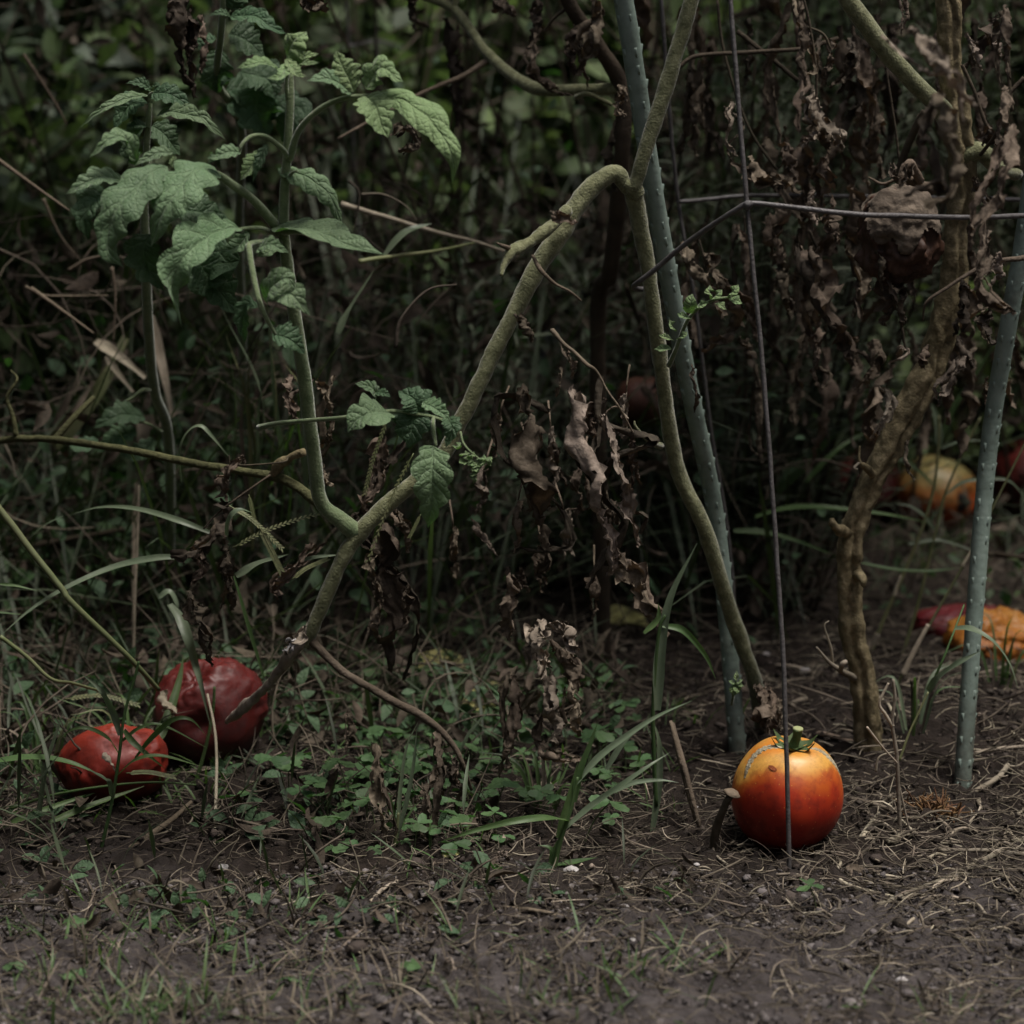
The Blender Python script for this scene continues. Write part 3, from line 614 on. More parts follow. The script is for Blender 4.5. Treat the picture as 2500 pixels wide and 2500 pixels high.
st = obj('stalk', tube([sb - axis * .004, sb + axis * .004 + [.0008, 0, 0], sb + axis * .011 + [.0018, -.001, 0], sb + axis * .0165 + [.002, -.0015, 0]], [.0052, .0036, .0032, .0037], 14, 20, .12, 300), MT['calyx'], tom)
te = sb + axis * .0167 + [.002, -.0015, 0]
obj('stalk_end', tube([te - axis * .0012, te + axis * .0003, te + axis * .0006], [.0036, .0034, .0012], 14, 6), MT['cut'], st)
for k in range(6):
    a = k * PI / 3 + .25; hd = tl @ np.array([math.cos(a), math.sin(a), 0])
    p = [sb + hd * .001 + axis * .0015, sb + hd * .007 + axis * .0025, sb + hd * .013 + axis * (.0045 + .001 * math.sin(k * 2)), sb + hd * .0175 + axis * (.0105 + .003 * math.sin(k * 3))]
    obj('sepal', leaf(p, .0098, axis, 16, 6, 0, 0, .35, 0, k, .07, 0, .5), MT['calyx'], tom)

# the fallen, overripe ones
red1 = fruit_mat('overripe_red_skin', [(0, (.07, .005, .004)), (.4, (.14, .011, .006)), (.75, (.20, .02, .009)), (1, (.25, .038, .013))], .2, .46, .25, 25, (0, .078), specks=False)  # darker lower stops paint shadow onto the undersides
red2 = fruit_mat('collapsed_red_skin', [(0, (.03, .003, .003)), (.5, (.06, .005, .004)), (1, (.10, .010, .007))], .25, .46, .3, 25, (0, .098), specks=False)
SV2, SF2 = sphere(84, 60)
def fallen(px, py, Y, r, m, label, seed, rot=(0, 0, 0), sink=.06, **kw):
    p = P(px, py, Y); z = float(ground_z(p[0], p[1]))
    V = fruit(SV2, r, seed, **kw) @ (rotm('X', rot[0]) @ rotm('Y', rot[1]) @ rotm('Z', rot[2])).T
    V = V + np.array([p[0], p[1], 0]); V[:, 2] += z - V[:, 2].min() - r * sink
    t = thing('tomato', label, 'tomato', (p[0], p[1], z)); obj('skin', (V, SF2, None), m, t); return t, V
t1, v1 = fallen(278, 1832, 1.515, .0395, red1, 'small red wrinkled tomato lying in the grass, low on the left', 5, (.9, .3, .2), .04, squash=(1, .74, 1), wr=.10, wf=2.2, dents=[((.1, .9, .4), .14, .35), ((.4, .6, .7), .10, .25)], top=.12)
obj('stalk_scrap', dead_leaf([P(255, 1838, 1.468), P(268, 1852, 1.465), P(282, 1880, 1.468)], .006, seed=4, n=14, na=6), MT['straw'], t1)
t2, v2 = fallen(508, 1735, 1.605, .0445, red2, 'large collapsed dark red tomato with deeply creased skin behind the smaller one', 9, (.5, -.2, .8), .16, squash=(1.0, .92, .98), wr=.11, wf=2.3, dents=[((-.3, .3, .9), .28, .35), ((.5, .5, .6), .18, .3), ((-.5, -.7, .5), .2, .3)])
obj('torn_skin', dead_leaf([P(395, 1690, 1.556), P(412, 1722, 1.554), P(425, 1752, 1.556)], .013, seed=14, n=16, na=8), MT['straw'], t2)
orange = fruit_mat('orange_green_skin', [(0, (.20, .02, .01)), (.35, (.34, .06, .012)), (.6, (.36, .14, .035)), (.85, (.28, .20, .07)), (1, (.24, .21, .08))], .35, .4, .15, 30, (0, .085))
t3, v3 = fallen(2285, 1240, 2.58, .050, orange, 'orange and green tomato with a black rotten hole, lying behind the stems', 21, (.2, .25, .3), .05, squash=(1, 1, .9), wr=.03, dents=[((.55, -.75, .35), .12, .28)])
rp_ = P(2338, 1225, 2.538)
obj('rotten_hole', (sphere(20, 14)[0] * np.array([.016, .006, .012]) * (1 + .25 * vn(sphere(20, 14)[0] * 2, 3))[:, None] + rp_, sphere(20, 14)[1], None), MT['rot'], t3)
t4, v4 = fallen(2110, 1225, 2.62, .047, red2, 'dark red tomato in the shade, half hidden by the brown stem', 23, (.4, 0, 0), .05, wr=.03)
t5, v5 = fallen(2515, 1205, 2.62, .052, red2, 'red tomato cut by the right edge, behind the stake', 25, (.4, .5, 0), .05, wr=.06)
red3 = fruit_mat('flattened_red_skin', [(0, (.07, .006, .008)), (1, (.17, .018, .02))], .2, .35, .3, 30, (0, .055))
t6, v6 = fallen(2360, 1470, 2.06, .037, red3, 'flattened crimson tomato skin lying behind the stake, above the yellow one', 29, (.1, 0, 0), .3, squash=(1.45, .9, .5), wr=.16, wf=1.5)
yel = fruit_mat('yellow_wrinkled_skin', [(0, (.20, .05, .008)), (.5, (.34, .12, .015)), (1, (.40, .19, .03))], .5, .45, .35, 30, (0, .055))
t7, v7 = fallen(2425, 1535, 1.93, .034, yel, 'shrivelled orange-yellow tomato lying at the foot of the stake', 33, (.1, .1, .5), .25, squash=(1.3, .95, .78), wr=.18, wf=1.7, dents=[((.2, -.5, .8), .26, .3), ((-.35, -.6, .7), .15, .22)])
t8, v8 = fallen(1570, 960, 2.05, .027, fruit_mat('shade_darkened_skin', [(0, (.02, .006, .003)), (.5, (.06, .016, .006)), (1, (.10, .035, .010))], .5, .5, .2, 30, (0, .06)), 'dim orange-red tomato in deep shade behind the fuzzy stem', 37, (.2, 0, 0), .05, wr=.02)  # skin colour darkened to stand for the deep shade
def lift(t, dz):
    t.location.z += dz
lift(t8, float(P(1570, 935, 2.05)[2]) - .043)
obj('stalk', tube([P(1570, 895, 2.05), P(1575, 850, 2.06), P(1560, 790, 2.05), P(1530, 700, 1.9)], [.003, .002, .002, .0025], 8, 20), MT['stem_dark'], t8)

# ------------------------------------------------------------------ tomato plants
cnt = [100]
def sd_(): cnt[0] += 1; return cnt[0]
def lf(parent, t, pts, w, Y=None, up=TOCAM, m='leaf', name='leaflet', **kw):
    W = q(t, pts, Y); Ym = np.mean([p[1] for p in W]); kw.setdefault('seed', sd_())
    return obj(name, leaf(W, wm(t, w, Ym) * 1.06, np.array(up, float), **kw), MT[m], parent)
def dl(parent, t, pts, w, Y=None, m='dead', **kw):
    W = q(t, pts, Y); Ym = np.mean([p[1] for p in W]); kw.setdefault('seed', sd_())
    if len(W) > 2 and w > 55:
        L_ = np.linalg.norm(W[-1] - W[0]); off = [np.array([random.gauss(0, .12) * L_, .004 + random.random() * .008, random.uniform(-.16, .12) * L_]) for _ in W]
        obj('dried_leaf', dead_leaf([p + o_ for p, o_ in zip(W, off)], wm(t, w, Ym) * .5, seed=sd_(), n=34, na=8), MT[random.choice([m, 'dead', 'dead_dark'])], parent)
    return obj('dried_leaf', dead_leaf(W, wm(t, w, Ym) * .84, **kw), MT[m], parent)
def tb(parent, name, t, pts, ws, Y=None, m='stem', seg=10, **kw):
    W = q(t, pts, Y); ws = ws if isinstance(ws, (list, tuple)) else [ws] * len(W)
    return obj(name, tube(W, [wm(t, a, p[1]) / 2 for a, p in zip(ws, W)], seg, **kw), MT[m], parent)

# --- plant with the broken arm and the live green shoot
pb = G(1868, 1770)
PA = thing('tomato_plant', 'fuzzy green tomato plant with a snapped drooping arm and a leafy shoot', 'tomato plant', pb)
W = [pb - [0, 0, .02], *q('O', [(1425, 1290, 1.60), (1380, 1160, 1.575), (1330, 1000, 1.55), (1275, 870, 1.535), (1243, 660, 1.50), (1218, 480, 1.48), (1198, 375, 1.465), (1192, 350, 1.46)])]
obj('stem', tube(W, [.0063, .0060, .0058, .0056, .0056, .0055, .0055, .0062, .0048], 18, 80, .10, 130, 5), MT['stem'], PA)
arm = [(1186, 362, 1.462), (1160, 328, 1.458), (1120, 350, 1.455), (1090, 385, 1.452), (1050, 450, 1.448), (1010, 510, 1.445), (965, 600, 1.443), (915, 700, 1.44), (872, 790, 1.44), (830, 868, 1.44), (770, 920, 1.44), (690, 992, 1.44), (640, 1065, 1.44), (595, 1175, 1.445), (575, 1215, 1.45)]
tb(PA, 'broken_arm', 'O', arm, [22, 33, 34, 36, 38, 36, 32, 30, 30, 30, 31, 34, 30, 27, 25], seg=18, n=150, rough=.11, freq=130, seed=6)
tb(PA, 'dry_tip', 'O', [(590, 1185, 1.446), (555, 1228, 1.452), (500, 1300, 1.48), (462, 1335, 1.50), (428, 1362, 1.515)], [26, 24, 18, 22, 11], m='stem_pale', n=40, rough=.3, freq=150)
obj('break_scar', dead_leaf(q('4', [(1690, 1600, 1.432), (1620, 1720, 1.43), (1580, 1740, 1.432)]), .011, seed=51, n=16, na=8), MT['dead_pale'], PA)
tb(PA, 'upper_stem', 'O', [(1196, 358, 1.458), (1210, 310, 1.455), (1245, 200, 1.45), (1282, 80, 1.445), (1310, -20, 1.44), (1380, -300, 1.43)], [26, 28, 30, 29, 28, 26], seg=16, n=50, rough=.08, freq=130)
tb(PA, 'node', 'O', [(1178, 345, 1.458), (1194, 352, 1.458), (1206, 368, 1.46)], [20, 30, 22], seg=14, n=14, rough=.2, freq=120)
tb(PA, 'dried_stub', 'O', [(1070, 395, 1.435), (1040, 425, 1.425), (1005, 455, 1.418), (965, 475, 1.41), (950, 500, 1.405), (945, 520, 1.40)], [22, 24, 20, 22, 12, 7], seg=12, n=40, rough=.3, freq=110)
tb(PA, 'dried_stub', 'O', [(962, 470, 1.41), (948, 465, 1.40), (936, 458, 1.40)], [10, 7, 3], n=10, m='stem_dry', rough=.3)
dl(PA, '2', [(1190, 1185, 1.42), (1250, 1205, 1.416), (1320, 1240, 1.42)], 80, m='dead')
tb(PA, 'twig', '2', [(1080, 1420, 1.43), (1120, 1490, 1.42), (1200, 1570, 1.42), (1290, 1620, 1.42), (1350, 1670, 1.43)], [18, 26, 16, 14, 10], m='stem_dry', n=30, rough=.3)
dl(PA, '2', [(1000, 1770, 1.425), (1060, 1830, 1.42), (1070, 1900, 1.425)], 90, m='dead')
tb(PA, 'side_branch', '5', [(1190, -40, 1.45), (1230, 10, 1.44), (1310, 80, 1.435), (1380, 145, 1.43), (1440, 190, 1.43), (1500, 300, 1.43), (1560, 385, 1.43), (1640, 530, 1.44)], [30, 24, 20, 22, 14, 12, 14, 8], n=60, rough=.25, freq=140, m='stem_dry')
tb(PA, 'side_branch', '5', [(1790, 600, 1.52), (1740, 580, 1.50), (1690, 540, 1.49), (1650, 490, 1.485), (1645, 460, 1.485)], [44, 30, 24, 16, 8], n=24, m='stem')
tb(PA, 'tendril', '5', [(1640, 530, 1.44), (1560, 390, 1.435), (1500, 400, 1.43), (1480, 440, 1.43)], [10, 10, 8, 6], n=24, m='stem_dry')
# low thin branch running right from the break
tb(PA, 'lower_branch', 'O', [(585, 1205, 1.448), (640, 1260, 1.44), (720, 1310, 1.435), (800, 1352, 1.43), (850, 1400, 1.43), (875, 1445, 1.43), (890, 1490, 1.44)], [18, 15, 15, 16, 12, 9, 6], n=60, rough=.2, m='stem_dry')
for k, (dx, dy) in enumerate([(-26, 12), (-20, -8), (-14, 20)]):
    obj('torn_fibre', dead_leaf(q('O', [(560, 1212, 1.434), (560 + dx * .5, 1214 + dy * .5, 1.428), (560 + dx, 1216 + dy, 1.43)]), .004, seed=70 + k, n=12, na=5, holes=False), MT['pebble'], PA)
# live shoot from the fork
tb(PA, 'live_shoot', 'O', [(672, 1005, 1.44), (640, 980, 1.436), (606, 945, 1.43), (592, 860, 1.42), (572, 700, 1.40), (548, 540, 1.385), (535, 420, 1.375), (543, 280, 1.368), (548, 190, 1.365), (550, 140, 1.365)], [36, 32, 28, 28, 26, 24, 20, 17, 15, 8], m='stem_live', seg=14, n=90, rough=.07, freq=130)
tb(PA, 'side_branch', '4', [(1960, 1060, 1.44), (1870, 1000, 1.445), (1740, 890, 1.455), (1600, 800, 1.47), (1500, 765, 1.48), (1300, 735, 1.50), (1000, 680, 1.53), (700, 620, 1.56), (350, 570, 1.62), (100, 560, 1.66), (-100, 590, 1.70)], [70, 66, 62, 60, 54, 46, 44, 42, 42, 40, 40], seg=12, n=90, rough=.16, freq=100, m='stem_dim')
tb(PA, 'dried_stub', '4', [(1510, 760, 1.478), (1560, 700, 1.47), (1610, 670, 1.465), (1680, 640, 1.46)], [60, 66, 40, 50], n=24, rough=.35, freq=130, m='stem_old')
tb(PA, 'side_branch', '4', [(90, 545, 1.66), (70, 430, 1.66), (40, 330, 1.66), (95, 230, 1.66), (60, 180, 1.67)], [34, 26, 20, 14, 9], n=30, m='stem_dim')
tb(PA, 'side_branch', '4', [(290, 580, 1.63), (420, 430, 1.64), (520, 330, 1.66)], [40, 34, 28], n=16, m='stem_dim')
tb(PA, 'tendril', '4', [(1500, 760, 1.46), (1300, 900, 1.45), (1200, 980, 1.45), (1130, 1060, 1.45)], [12, 12, 10, 8], n=24, m='stem_dark')
tb(PA, 'tendril', '4', [(1600, 660, 1.46), (1560, 690, 1.45), (1300, 705, 1.45), (1270, 650, 1.45)], [10, 10, 10, 8], n=24, m='stem_dark')

def compound(t, pts, ws, m='stem_live'): return tb(PA, 'leaf', t, pts, ws, m=m, seg=8, rough=.05)
# crown of the shoot
lv = compound('1', [(1600, 560, 1.365), (1590, 470, 1.362), (1600, 390, 1.36), (1620, 300, 1.355)], [30, 22, 18, 10])
for a in [([(1600, 380, 1.36), (1610, 290, 1.35), (1640, 210, 1.345), (1690, 165, 1.35)], 250, 'leaf_young', dict(quilt=.12, droop=.25, teeth=5)),
          ([(1560, 390, 1.36), (1460, 350, 1.345), (1380, 365, 1.335), (1310, 380, 1.335)], 95, 'leaf_young', dict(quilt=.09)),
          ([(1620, 360, 1.355), (1700, 310, 1.35), (1770, 300, 1.35)], 70, 'leaf_young', {}), ([(1640, 370, 1.355), (1690, 350, 1.34), (1770, 350, 1.34)], 60, 'leaf_young', {}),
          ([(1600, 340, 1.345), (1560, 420, 1.33), (1480, 435, 1.33)], 80, 'leaf_young', dict(quilt=.1)), ([(1590, 330, 1.345), (1650, 410, 1.33), (1700, 425, 1.33)], 80, 'leaf_young', dict(quilt=.1))]:
    lf(lv, '1', a[0], a[1], m=a[2], **a[3])
# right-hand leaf arching over
lv = compound('O', [(546, 300, 1.367), (565, 245, 1.355), (605, 205, 1.345), (650, 185, 1.34), (700, 180, 1.335)], [16, 12, 11, 9, 7])
for pts, w, k in [([(662, 176, 1.338), (625, 150, 1.33), (578, 152, 1.325)], 50, dict(quilt=.08)), ([(668, 170, 1.338), (650, 130, 1.335), (635, 98, 1.335)], 62, dict(quilt=.12, droop=.15)),
                  ([(690, 168, 1.335), (715, 130, 1.33), (762, 152, 1.325)], 62, dict(quilt=.12, droop=.1)), ([(688, 180, 1.335), (708, 205, 1.325), (732, 262, 1.32)], 74, dict(quilt=.05)),
                  ([(705, 180, 1.334), (760, 190, 1.325), (815, 235, 1.315), (850, 290, 1.31), (856, 348, 1.315)], 66, dict(quilt=.05, teeth=3, n=28, droop=.15))]:
    lf(lv, 'O', pts, w, m='leaf_young' if w > 61 else 'leaf', **k)
# curled young leaf in the middle, drooping leaf right
lv = compound('1', [(1600, 880, 1.37), (1570, 830, 1.355), (1480, 760, 1.345), (1400, 755, 1.34), (1345, 800, 1.335), (1330, 850, 1.335)], [34, 28, 26, 24, 20, 12])
lf(lv, '1', [(1340, 840, 1.335), (1240, 850, 1.33), (1150, 900, 1.33)], 110, quilt=.09); lf(lv, '1', [(1440, 840, 1.35), (1390, 930, 1.345), (1330, 1000, 1.345)], 120, m='leaf_young')
lf(lv, '1', [(1480, 800, 1.345), (1440, 900, 1.34), (1400, 1010, 1.34)], 70, m='leaf_back')
lv = compound('1', [(1590, 1010, 1.37), (1620, 960, 1.36), (1650, 950, 1.355)], [24, 18, 12])
lf(lv, '1', [(1540, 930, 1.375), (1700, 980, 1.36), (1830, 1090, 1.355), (1900, 1260, 1.36)], 150, droop=.2, n=26)
# big left leaf
lv = compound('O', [(522, 428, 1.375), (480, 380, 1.36), (440, 350, 1.345), (400, 328, 1.335), (330, 335, 1.325), (290, 345, 1.32)], [20, 17, 17, 15, 9, 5])
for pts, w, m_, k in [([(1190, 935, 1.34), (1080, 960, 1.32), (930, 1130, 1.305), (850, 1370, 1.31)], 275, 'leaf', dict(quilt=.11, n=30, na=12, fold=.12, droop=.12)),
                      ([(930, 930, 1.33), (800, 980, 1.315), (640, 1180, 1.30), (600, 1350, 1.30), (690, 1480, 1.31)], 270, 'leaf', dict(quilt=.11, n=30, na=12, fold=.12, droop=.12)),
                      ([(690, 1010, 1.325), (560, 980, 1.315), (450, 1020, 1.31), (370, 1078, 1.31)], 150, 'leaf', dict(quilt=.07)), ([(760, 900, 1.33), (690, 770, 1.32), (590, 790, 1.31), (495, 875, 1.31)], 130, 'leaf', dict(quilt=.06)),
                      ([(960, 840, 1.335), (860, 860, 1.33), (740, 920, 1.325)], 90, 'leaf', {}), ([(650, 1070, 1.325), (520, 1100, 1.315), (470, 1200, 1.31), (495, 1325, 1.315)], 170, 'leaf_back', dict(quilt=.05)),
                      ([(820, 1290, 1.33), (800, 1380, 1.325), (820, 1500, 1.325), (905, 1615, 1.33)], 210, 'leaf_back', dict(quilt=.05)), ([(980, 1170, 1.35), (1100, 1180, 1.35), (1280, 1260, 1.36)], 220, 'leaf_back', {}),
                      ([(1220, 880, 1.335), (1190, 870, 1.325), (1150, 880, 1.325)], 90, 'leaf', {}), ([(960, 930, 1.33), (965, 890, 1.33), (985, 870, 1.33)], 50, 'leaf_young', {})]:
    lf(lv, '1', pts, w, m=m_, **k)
# low front leaves
lv = compound('1', [(1520, 1290, 1.38), (1440, 1265, 1.36), (1340, 1270, 1.345), (1280, 1290, 1.335)], [30, 24, 18, 10])
lf(lv, '1', [(1335, 1275, 1.345), (1180, 1290, 1.32), (1030, 1420, 1.30), (950, 1600, 1.30), (1000, 1810, 1.31)], 250, fold=.5, n=30, na=10, up=(.5, -.45, .9))
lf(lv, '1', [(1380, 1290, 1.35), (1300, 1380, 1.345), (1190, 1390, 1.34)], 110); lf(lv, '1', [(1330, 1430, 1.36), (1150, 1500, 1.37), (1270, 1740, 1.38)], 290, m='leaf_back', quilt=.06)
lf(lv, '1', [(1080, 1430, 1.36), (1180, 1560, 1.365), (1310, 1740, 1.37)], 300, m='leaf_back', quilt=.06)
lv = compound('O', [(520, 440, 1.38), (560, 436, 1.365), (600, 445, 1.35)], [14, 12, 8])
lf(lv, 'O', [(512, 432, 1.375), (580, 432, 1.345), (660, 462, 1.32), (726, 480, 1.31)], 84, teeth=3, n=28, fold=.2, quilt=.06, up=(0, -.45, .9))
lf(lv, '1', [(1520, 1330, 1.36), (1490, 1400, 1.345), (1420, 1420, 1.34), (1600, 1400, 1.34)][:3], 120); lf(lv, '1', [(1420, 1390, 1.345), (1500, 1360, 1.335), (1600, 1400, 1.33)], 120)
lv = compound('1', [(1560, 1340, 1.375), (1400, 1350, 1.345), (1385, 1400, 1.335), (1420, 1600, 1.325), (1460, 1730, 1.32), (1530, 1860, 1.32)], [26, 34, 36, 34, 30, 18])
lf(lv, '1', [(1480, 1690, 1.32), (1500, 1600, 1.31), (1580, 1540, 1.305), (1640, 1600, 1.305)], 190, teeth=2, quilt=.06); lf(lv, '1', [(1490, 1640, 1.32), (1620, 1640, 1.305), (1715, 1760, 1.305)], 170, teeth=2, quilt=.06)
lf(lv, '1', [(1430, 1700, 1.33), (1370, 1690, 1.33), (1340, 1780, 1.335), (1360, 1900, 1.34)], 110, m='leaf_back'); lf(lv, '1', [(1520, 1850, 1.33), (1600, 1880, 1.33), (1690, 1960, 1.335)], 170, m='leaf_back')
# lower right leaf of the shoot
lv = compound('5', [(-440, 500, 1.42), (-300, 470, 1.40), (50, 440, 1.375), (280, 408, 1.365), (450, 425, 1.36), (560, 450, 1.36), (680, 510, 1.36)], [40, 26, 24, 24, 22, 20, 12])
for pts, w, m_, k in [([(215, 330, 1.372), (190, 280, 1.365), (95, 250, 1.36)], 110, 'leaf', {}), ([(210, 300, 1.37), (250, 305, 1.365), (290, 330, 1.365)], 70, 'leaf_back', {}),
                      ([(285, 410, 1.365), (200, 420, 1.35), (110, 460, 1.345), (60, 530, 1.345)], 240, 'leaf', dict(teeth=3)), ([(430, 400, 1.365), (420, 480, 1.36), (385, 615, 1.36)], 230, 'leaf_back', dict(teeth=3)),
                      ([(450, 420, 1.36), (420, 340, 1.36), (340, 290, 1.365)], 200, 'leaf_back', {}), ([(470, 350, 1.355), (540, 390, 1.345), (625, 460, 1.345)], 110, 'leaf', {}),
                      ([(600, 440, 1.36), (630, 500, 1.35), (600, 610, 1.35)], 120, 'leaf_back', {}), ([(545, 590, 1.345), (530, 720, 1.335), (525, 880, 1.335), (505, 1045, 1.345)], 270, 'leaf', dict(teeth=4, n=30, na=12, quilt=.05, fold=.35))]:
    lf(lv, '5', pts, w, m=m_, **k)
tb(lv, 'leaf_stalk', '5', [(530, 440, 1.36), (528, 500, 1.35), (545, 600, 1.345)], [20, 26, 18], m='stem_live', seg=8)
lv = compound('5', [(680, 520, 1.36), (700, 590, 1.355), (770, 660, 1.35), (850, 710, 1.35)], [14, 12, 10, 6], m='stem_live')
for k in range(16):
    x, y = random.gauss(765, 55), random.gauss(650, 45) + (k % 4) * 8; a = random.uniform(0, 2 * PI)
    lf(lv, '5', [(x, y, 1.352), (x + 26 * math.cos(a), y + 22 * math.sin(a), 1.342), (x + 50 * math.cos(a + .5), y + 44 * math.sin(a + .5), 1.345)], 52, m='leaf_young', n=10)
# small fresh sprout on the main stem
lv = tb(PA, 'sprout', 'O', [(1262, 690, 1.475), (1275, 660, 1.465), (1300, 600, 1.455), (1340, 568, 1.45), (1380, 560, 1.45)], [11, 9, 7, 6, 4], m='stem_live', seg=8)
for x, y, dx, dy, w in [(1302, 590, 5, -35, 30), (1312, 582, 25, -12, 22), (1340, 565, -2, -28, 26), (1345, 566, 18, -20, 24), (1378, 560, 14, -24, 26), (1380, 562, 22, 10, 24), (1300, 600, -22, -8, 22), (1268, 640, -24, -8, 22), (1266, 655, -32, 4, 20), (1272, 625, -10, -22, 22), (1280, 640, 18, -14, 18), (1355, 570, 16, 14, 18)]:
    lf(lv, 'O', [(x, y, 1.452), (x + dx * .5, y + dy * .55, 1.445), (x + dx, y + dy, 1.447)], w, m='leaf_young', n=12, teeth=2)
lv = tb(PA, 'sprout', 'O', [(1380, 1330, 1.52), (1388, 1290, 1.51), (1392, 1272, 1.505)], [6, 5, 3], m='stem_live', seg=6)
for dx, dy, w in [(-14, -6, 12), (14, -8, 12), (2, -24, 14), (-6, 26, 24), (8, 20, 18), (16, 4, 12)]:
    lf(lv, 'O', [(1388, 1290, 1.507), (1388 + dx * .5, 1290 + dy * .5, 1.50), (1388 + dx, 1290 + dy, 1.502)], w, m='leaf_young', n=10, teeth=2)
# fine hairs on the fuzzy stems
def fuzz(o, n, ln, parent):
    me = o.data; k = len(me.vertices); co = np.empty(k * 3, np.float32); no = np.empty(k * 3, np.float32); me.vertices.foreach_get('co', co); me.vertices.foreach_get('normal', no)
    co = co.reshape(-1, 3); no = no.reshape(-1, 3); i = rng.integers(0, k, n); i2 = np.clip(i + rng.integers(-1, 2, n), 0, k - 1); t = rng.random((n, 1)) * .5
    C = co[i] * (1 - t) + co[i2] * t; D = norm(no[i] + rng.normal(0, .35, (n, 3))); L = rng.uniform(.5, 1.2, n) * ln
    V, F, _ = bulk_straws(C + D * (L * .42)[:, None], D, L, rng.normal(0, .08, (n, 2)), np.full(n, .00011), 2)
    h = obj('hairs', (V + root_loc(parent), F, None), MT['hair'], parent, kind='stuff')
MT['hair'] = mat('stem_hair', (.22, .24, .15), (.34, .36, .24), 30, .7, 0)
for o in list(PA.children):
    if o.name.split('.')[0] in ('stem', 'broken_arm', 'upper_stem'): fuzz(o, 7000 if o.name.startswith('broken') else 4000, .0015, PA)
    if o.name.split('.')[0] == 'live_shoot': fuzz(o, 6000, .0024, PA)
# its dried leaves
for pts, w, m_ in [([(1030, 290, 1.47), (1080, 430, 1.46), (1090, 640, 1.46), (1110, 860, 1.465), (1130, 1040, 1.47), (1190, 1180, 1.47)], 200, 'dead'),
                   ([(1290, 300, 1.45), (1290, 460, 1.44), (1340, 640, 1.435), (1420, 820, 1.435), (1440, 1000, 1.44), (1490, 1160, 1.44), (1490, 1310, 1.445)], 190, 'dead_pale'),
                   ([(1410, 340, 1.46), (1400, 430, 1.465), (1450, 580, 1.47)], 120, 'dead'), ([(1490, 430, 1.44), (1540, 560, 1.43), (1560, 720, 1.43), (1600, 880, 1.435), (1640, 1020, 1.44), (1670, 1140, 1.445)], 130, 'dead_pale'),
                   ([(1620, 540, 1.445), (1640, 680, 1.445), (1670, 820, 1.45)], 80, 'dead'), ([(1540, 1150, 1.45), (1600, 1300, 1.45), (1690, 1440, 1.455), (1780, 1600, 1.46)], 190, 'dead'),
                   ([(250, 560, 1.48), (210, 760, 1.475), (170, 900, 1.47), (140, 980, 1.475)], 150, 'dead'), ([(320, 960, 1.47), (370, 1060, 1.465), (390, 1190, 1.465)], 80, 'dead'),
                   ([(250, 1020, 1.48), (270, 1250, 1.475), (300, 1500, 1.47), (290, 1850, 1.475)], 230, 'dead_dark'), ([(240, 1480, 1.465), (210, 1600, 1.46), (230, 1700, 1.47)], 80, 'dead'), ([(380, 1380, 1.46), (390, 1480, 1.46), (370, 1600, 1.47)], 70, 'dead'),
                   ([(200, 1180, 1.47), (190, 1300, 1.465), (250, 1450, 1.47)], 90, 'dead'), ([(970, 1320, 1.46), (940, 1480, 1.455), (970, 1680, 1.455)], 130, 'dead'), ([(1010, 1270, 1.47), (1040, 1360, 1.47), (1050, 1420, 1.47)], 60, 'dead'),
                   ([(1150, 1590, 1.435), (1090, 1620, 1.42), (1100, 1760, 1.415), (1170, 1880, 1.42)], 170, 'dead_pale'), ([(1200, 1590, 1.435), (1290, 1640, 1.425), (1330, 1760, 1.42)], 120, 'dead_pale'), ([(1190, 1700, 1.44), (1270, 1800, 1.435), (1330, 1960, 1.44)], 130, 'dead'),
                   ([(740, 1000, 1.5), (790, 1080, 1.5), (860, 1190, 1.5)], 60, 'dead_pale'), ([(1270, 60, 1.44), (1290, 140, 1.435), (1300, 230, 1.44)], 60, 'dead'), ([(1240, 160, 1.44), (1230, 260, 1.435), (1210, 330, 1.44)], 45, 'dead')]:
    dl(PA, '5', pts, w, m=m_)
for pts, w, m_ in [([(970, 0, 1.44), (960, 200, 1.435), (920, 380, 1.43), (930, 520, 1.43)], 120, 'dead'), ([(1180, 0, 1.43), (1200, 160, 1.425), (1220, 320, 1.425), (1200, 420, 1.43)], 120, 'dead_pale'), ([(1270, 30, 1.43), (1310, 200, 1.425), (1330, 340, 1.43)], 90, 'dead'),
                   ([(1090, 330, 1.44), (1130, 430, 1.42), (1220, 470, 1.415), (1360, 470, 1.42)], 80, 'dead'), ([(200, 380, 1.40), (210, 560, 1.39), (240, 760, 1.385), (270, 960, 1.385), (300, 1170, 1.39)], 105, 'dead'),
                   ([(560, 320, 1.42), (560, 500, 1.41), (500, 700, 1.40), (500, 850, 1.40), (530, 960, 1.40)], 120, 'dead'), ([(520, 960, 1.40), (550, 1050, 1.40), (530, 1120, 1.40)], 90, 'dead_dark'), ([(850, 860, 1.40), (800, 960, 1.395), (870, 1090, 1.385), (930, 1130, 1.38)], 130, 'dead_dark'),
                   ([(60, 200, 1.43), (60, 320, 1.425), (30, 420, 1.42)], 60, 'dead'), ([(660, 450, 1.42), (640, 560, 1.415), (690, 640, 1.42)], 70, 'dead_dark')]:
    dl(PA, '8', pts, w, m=m_)
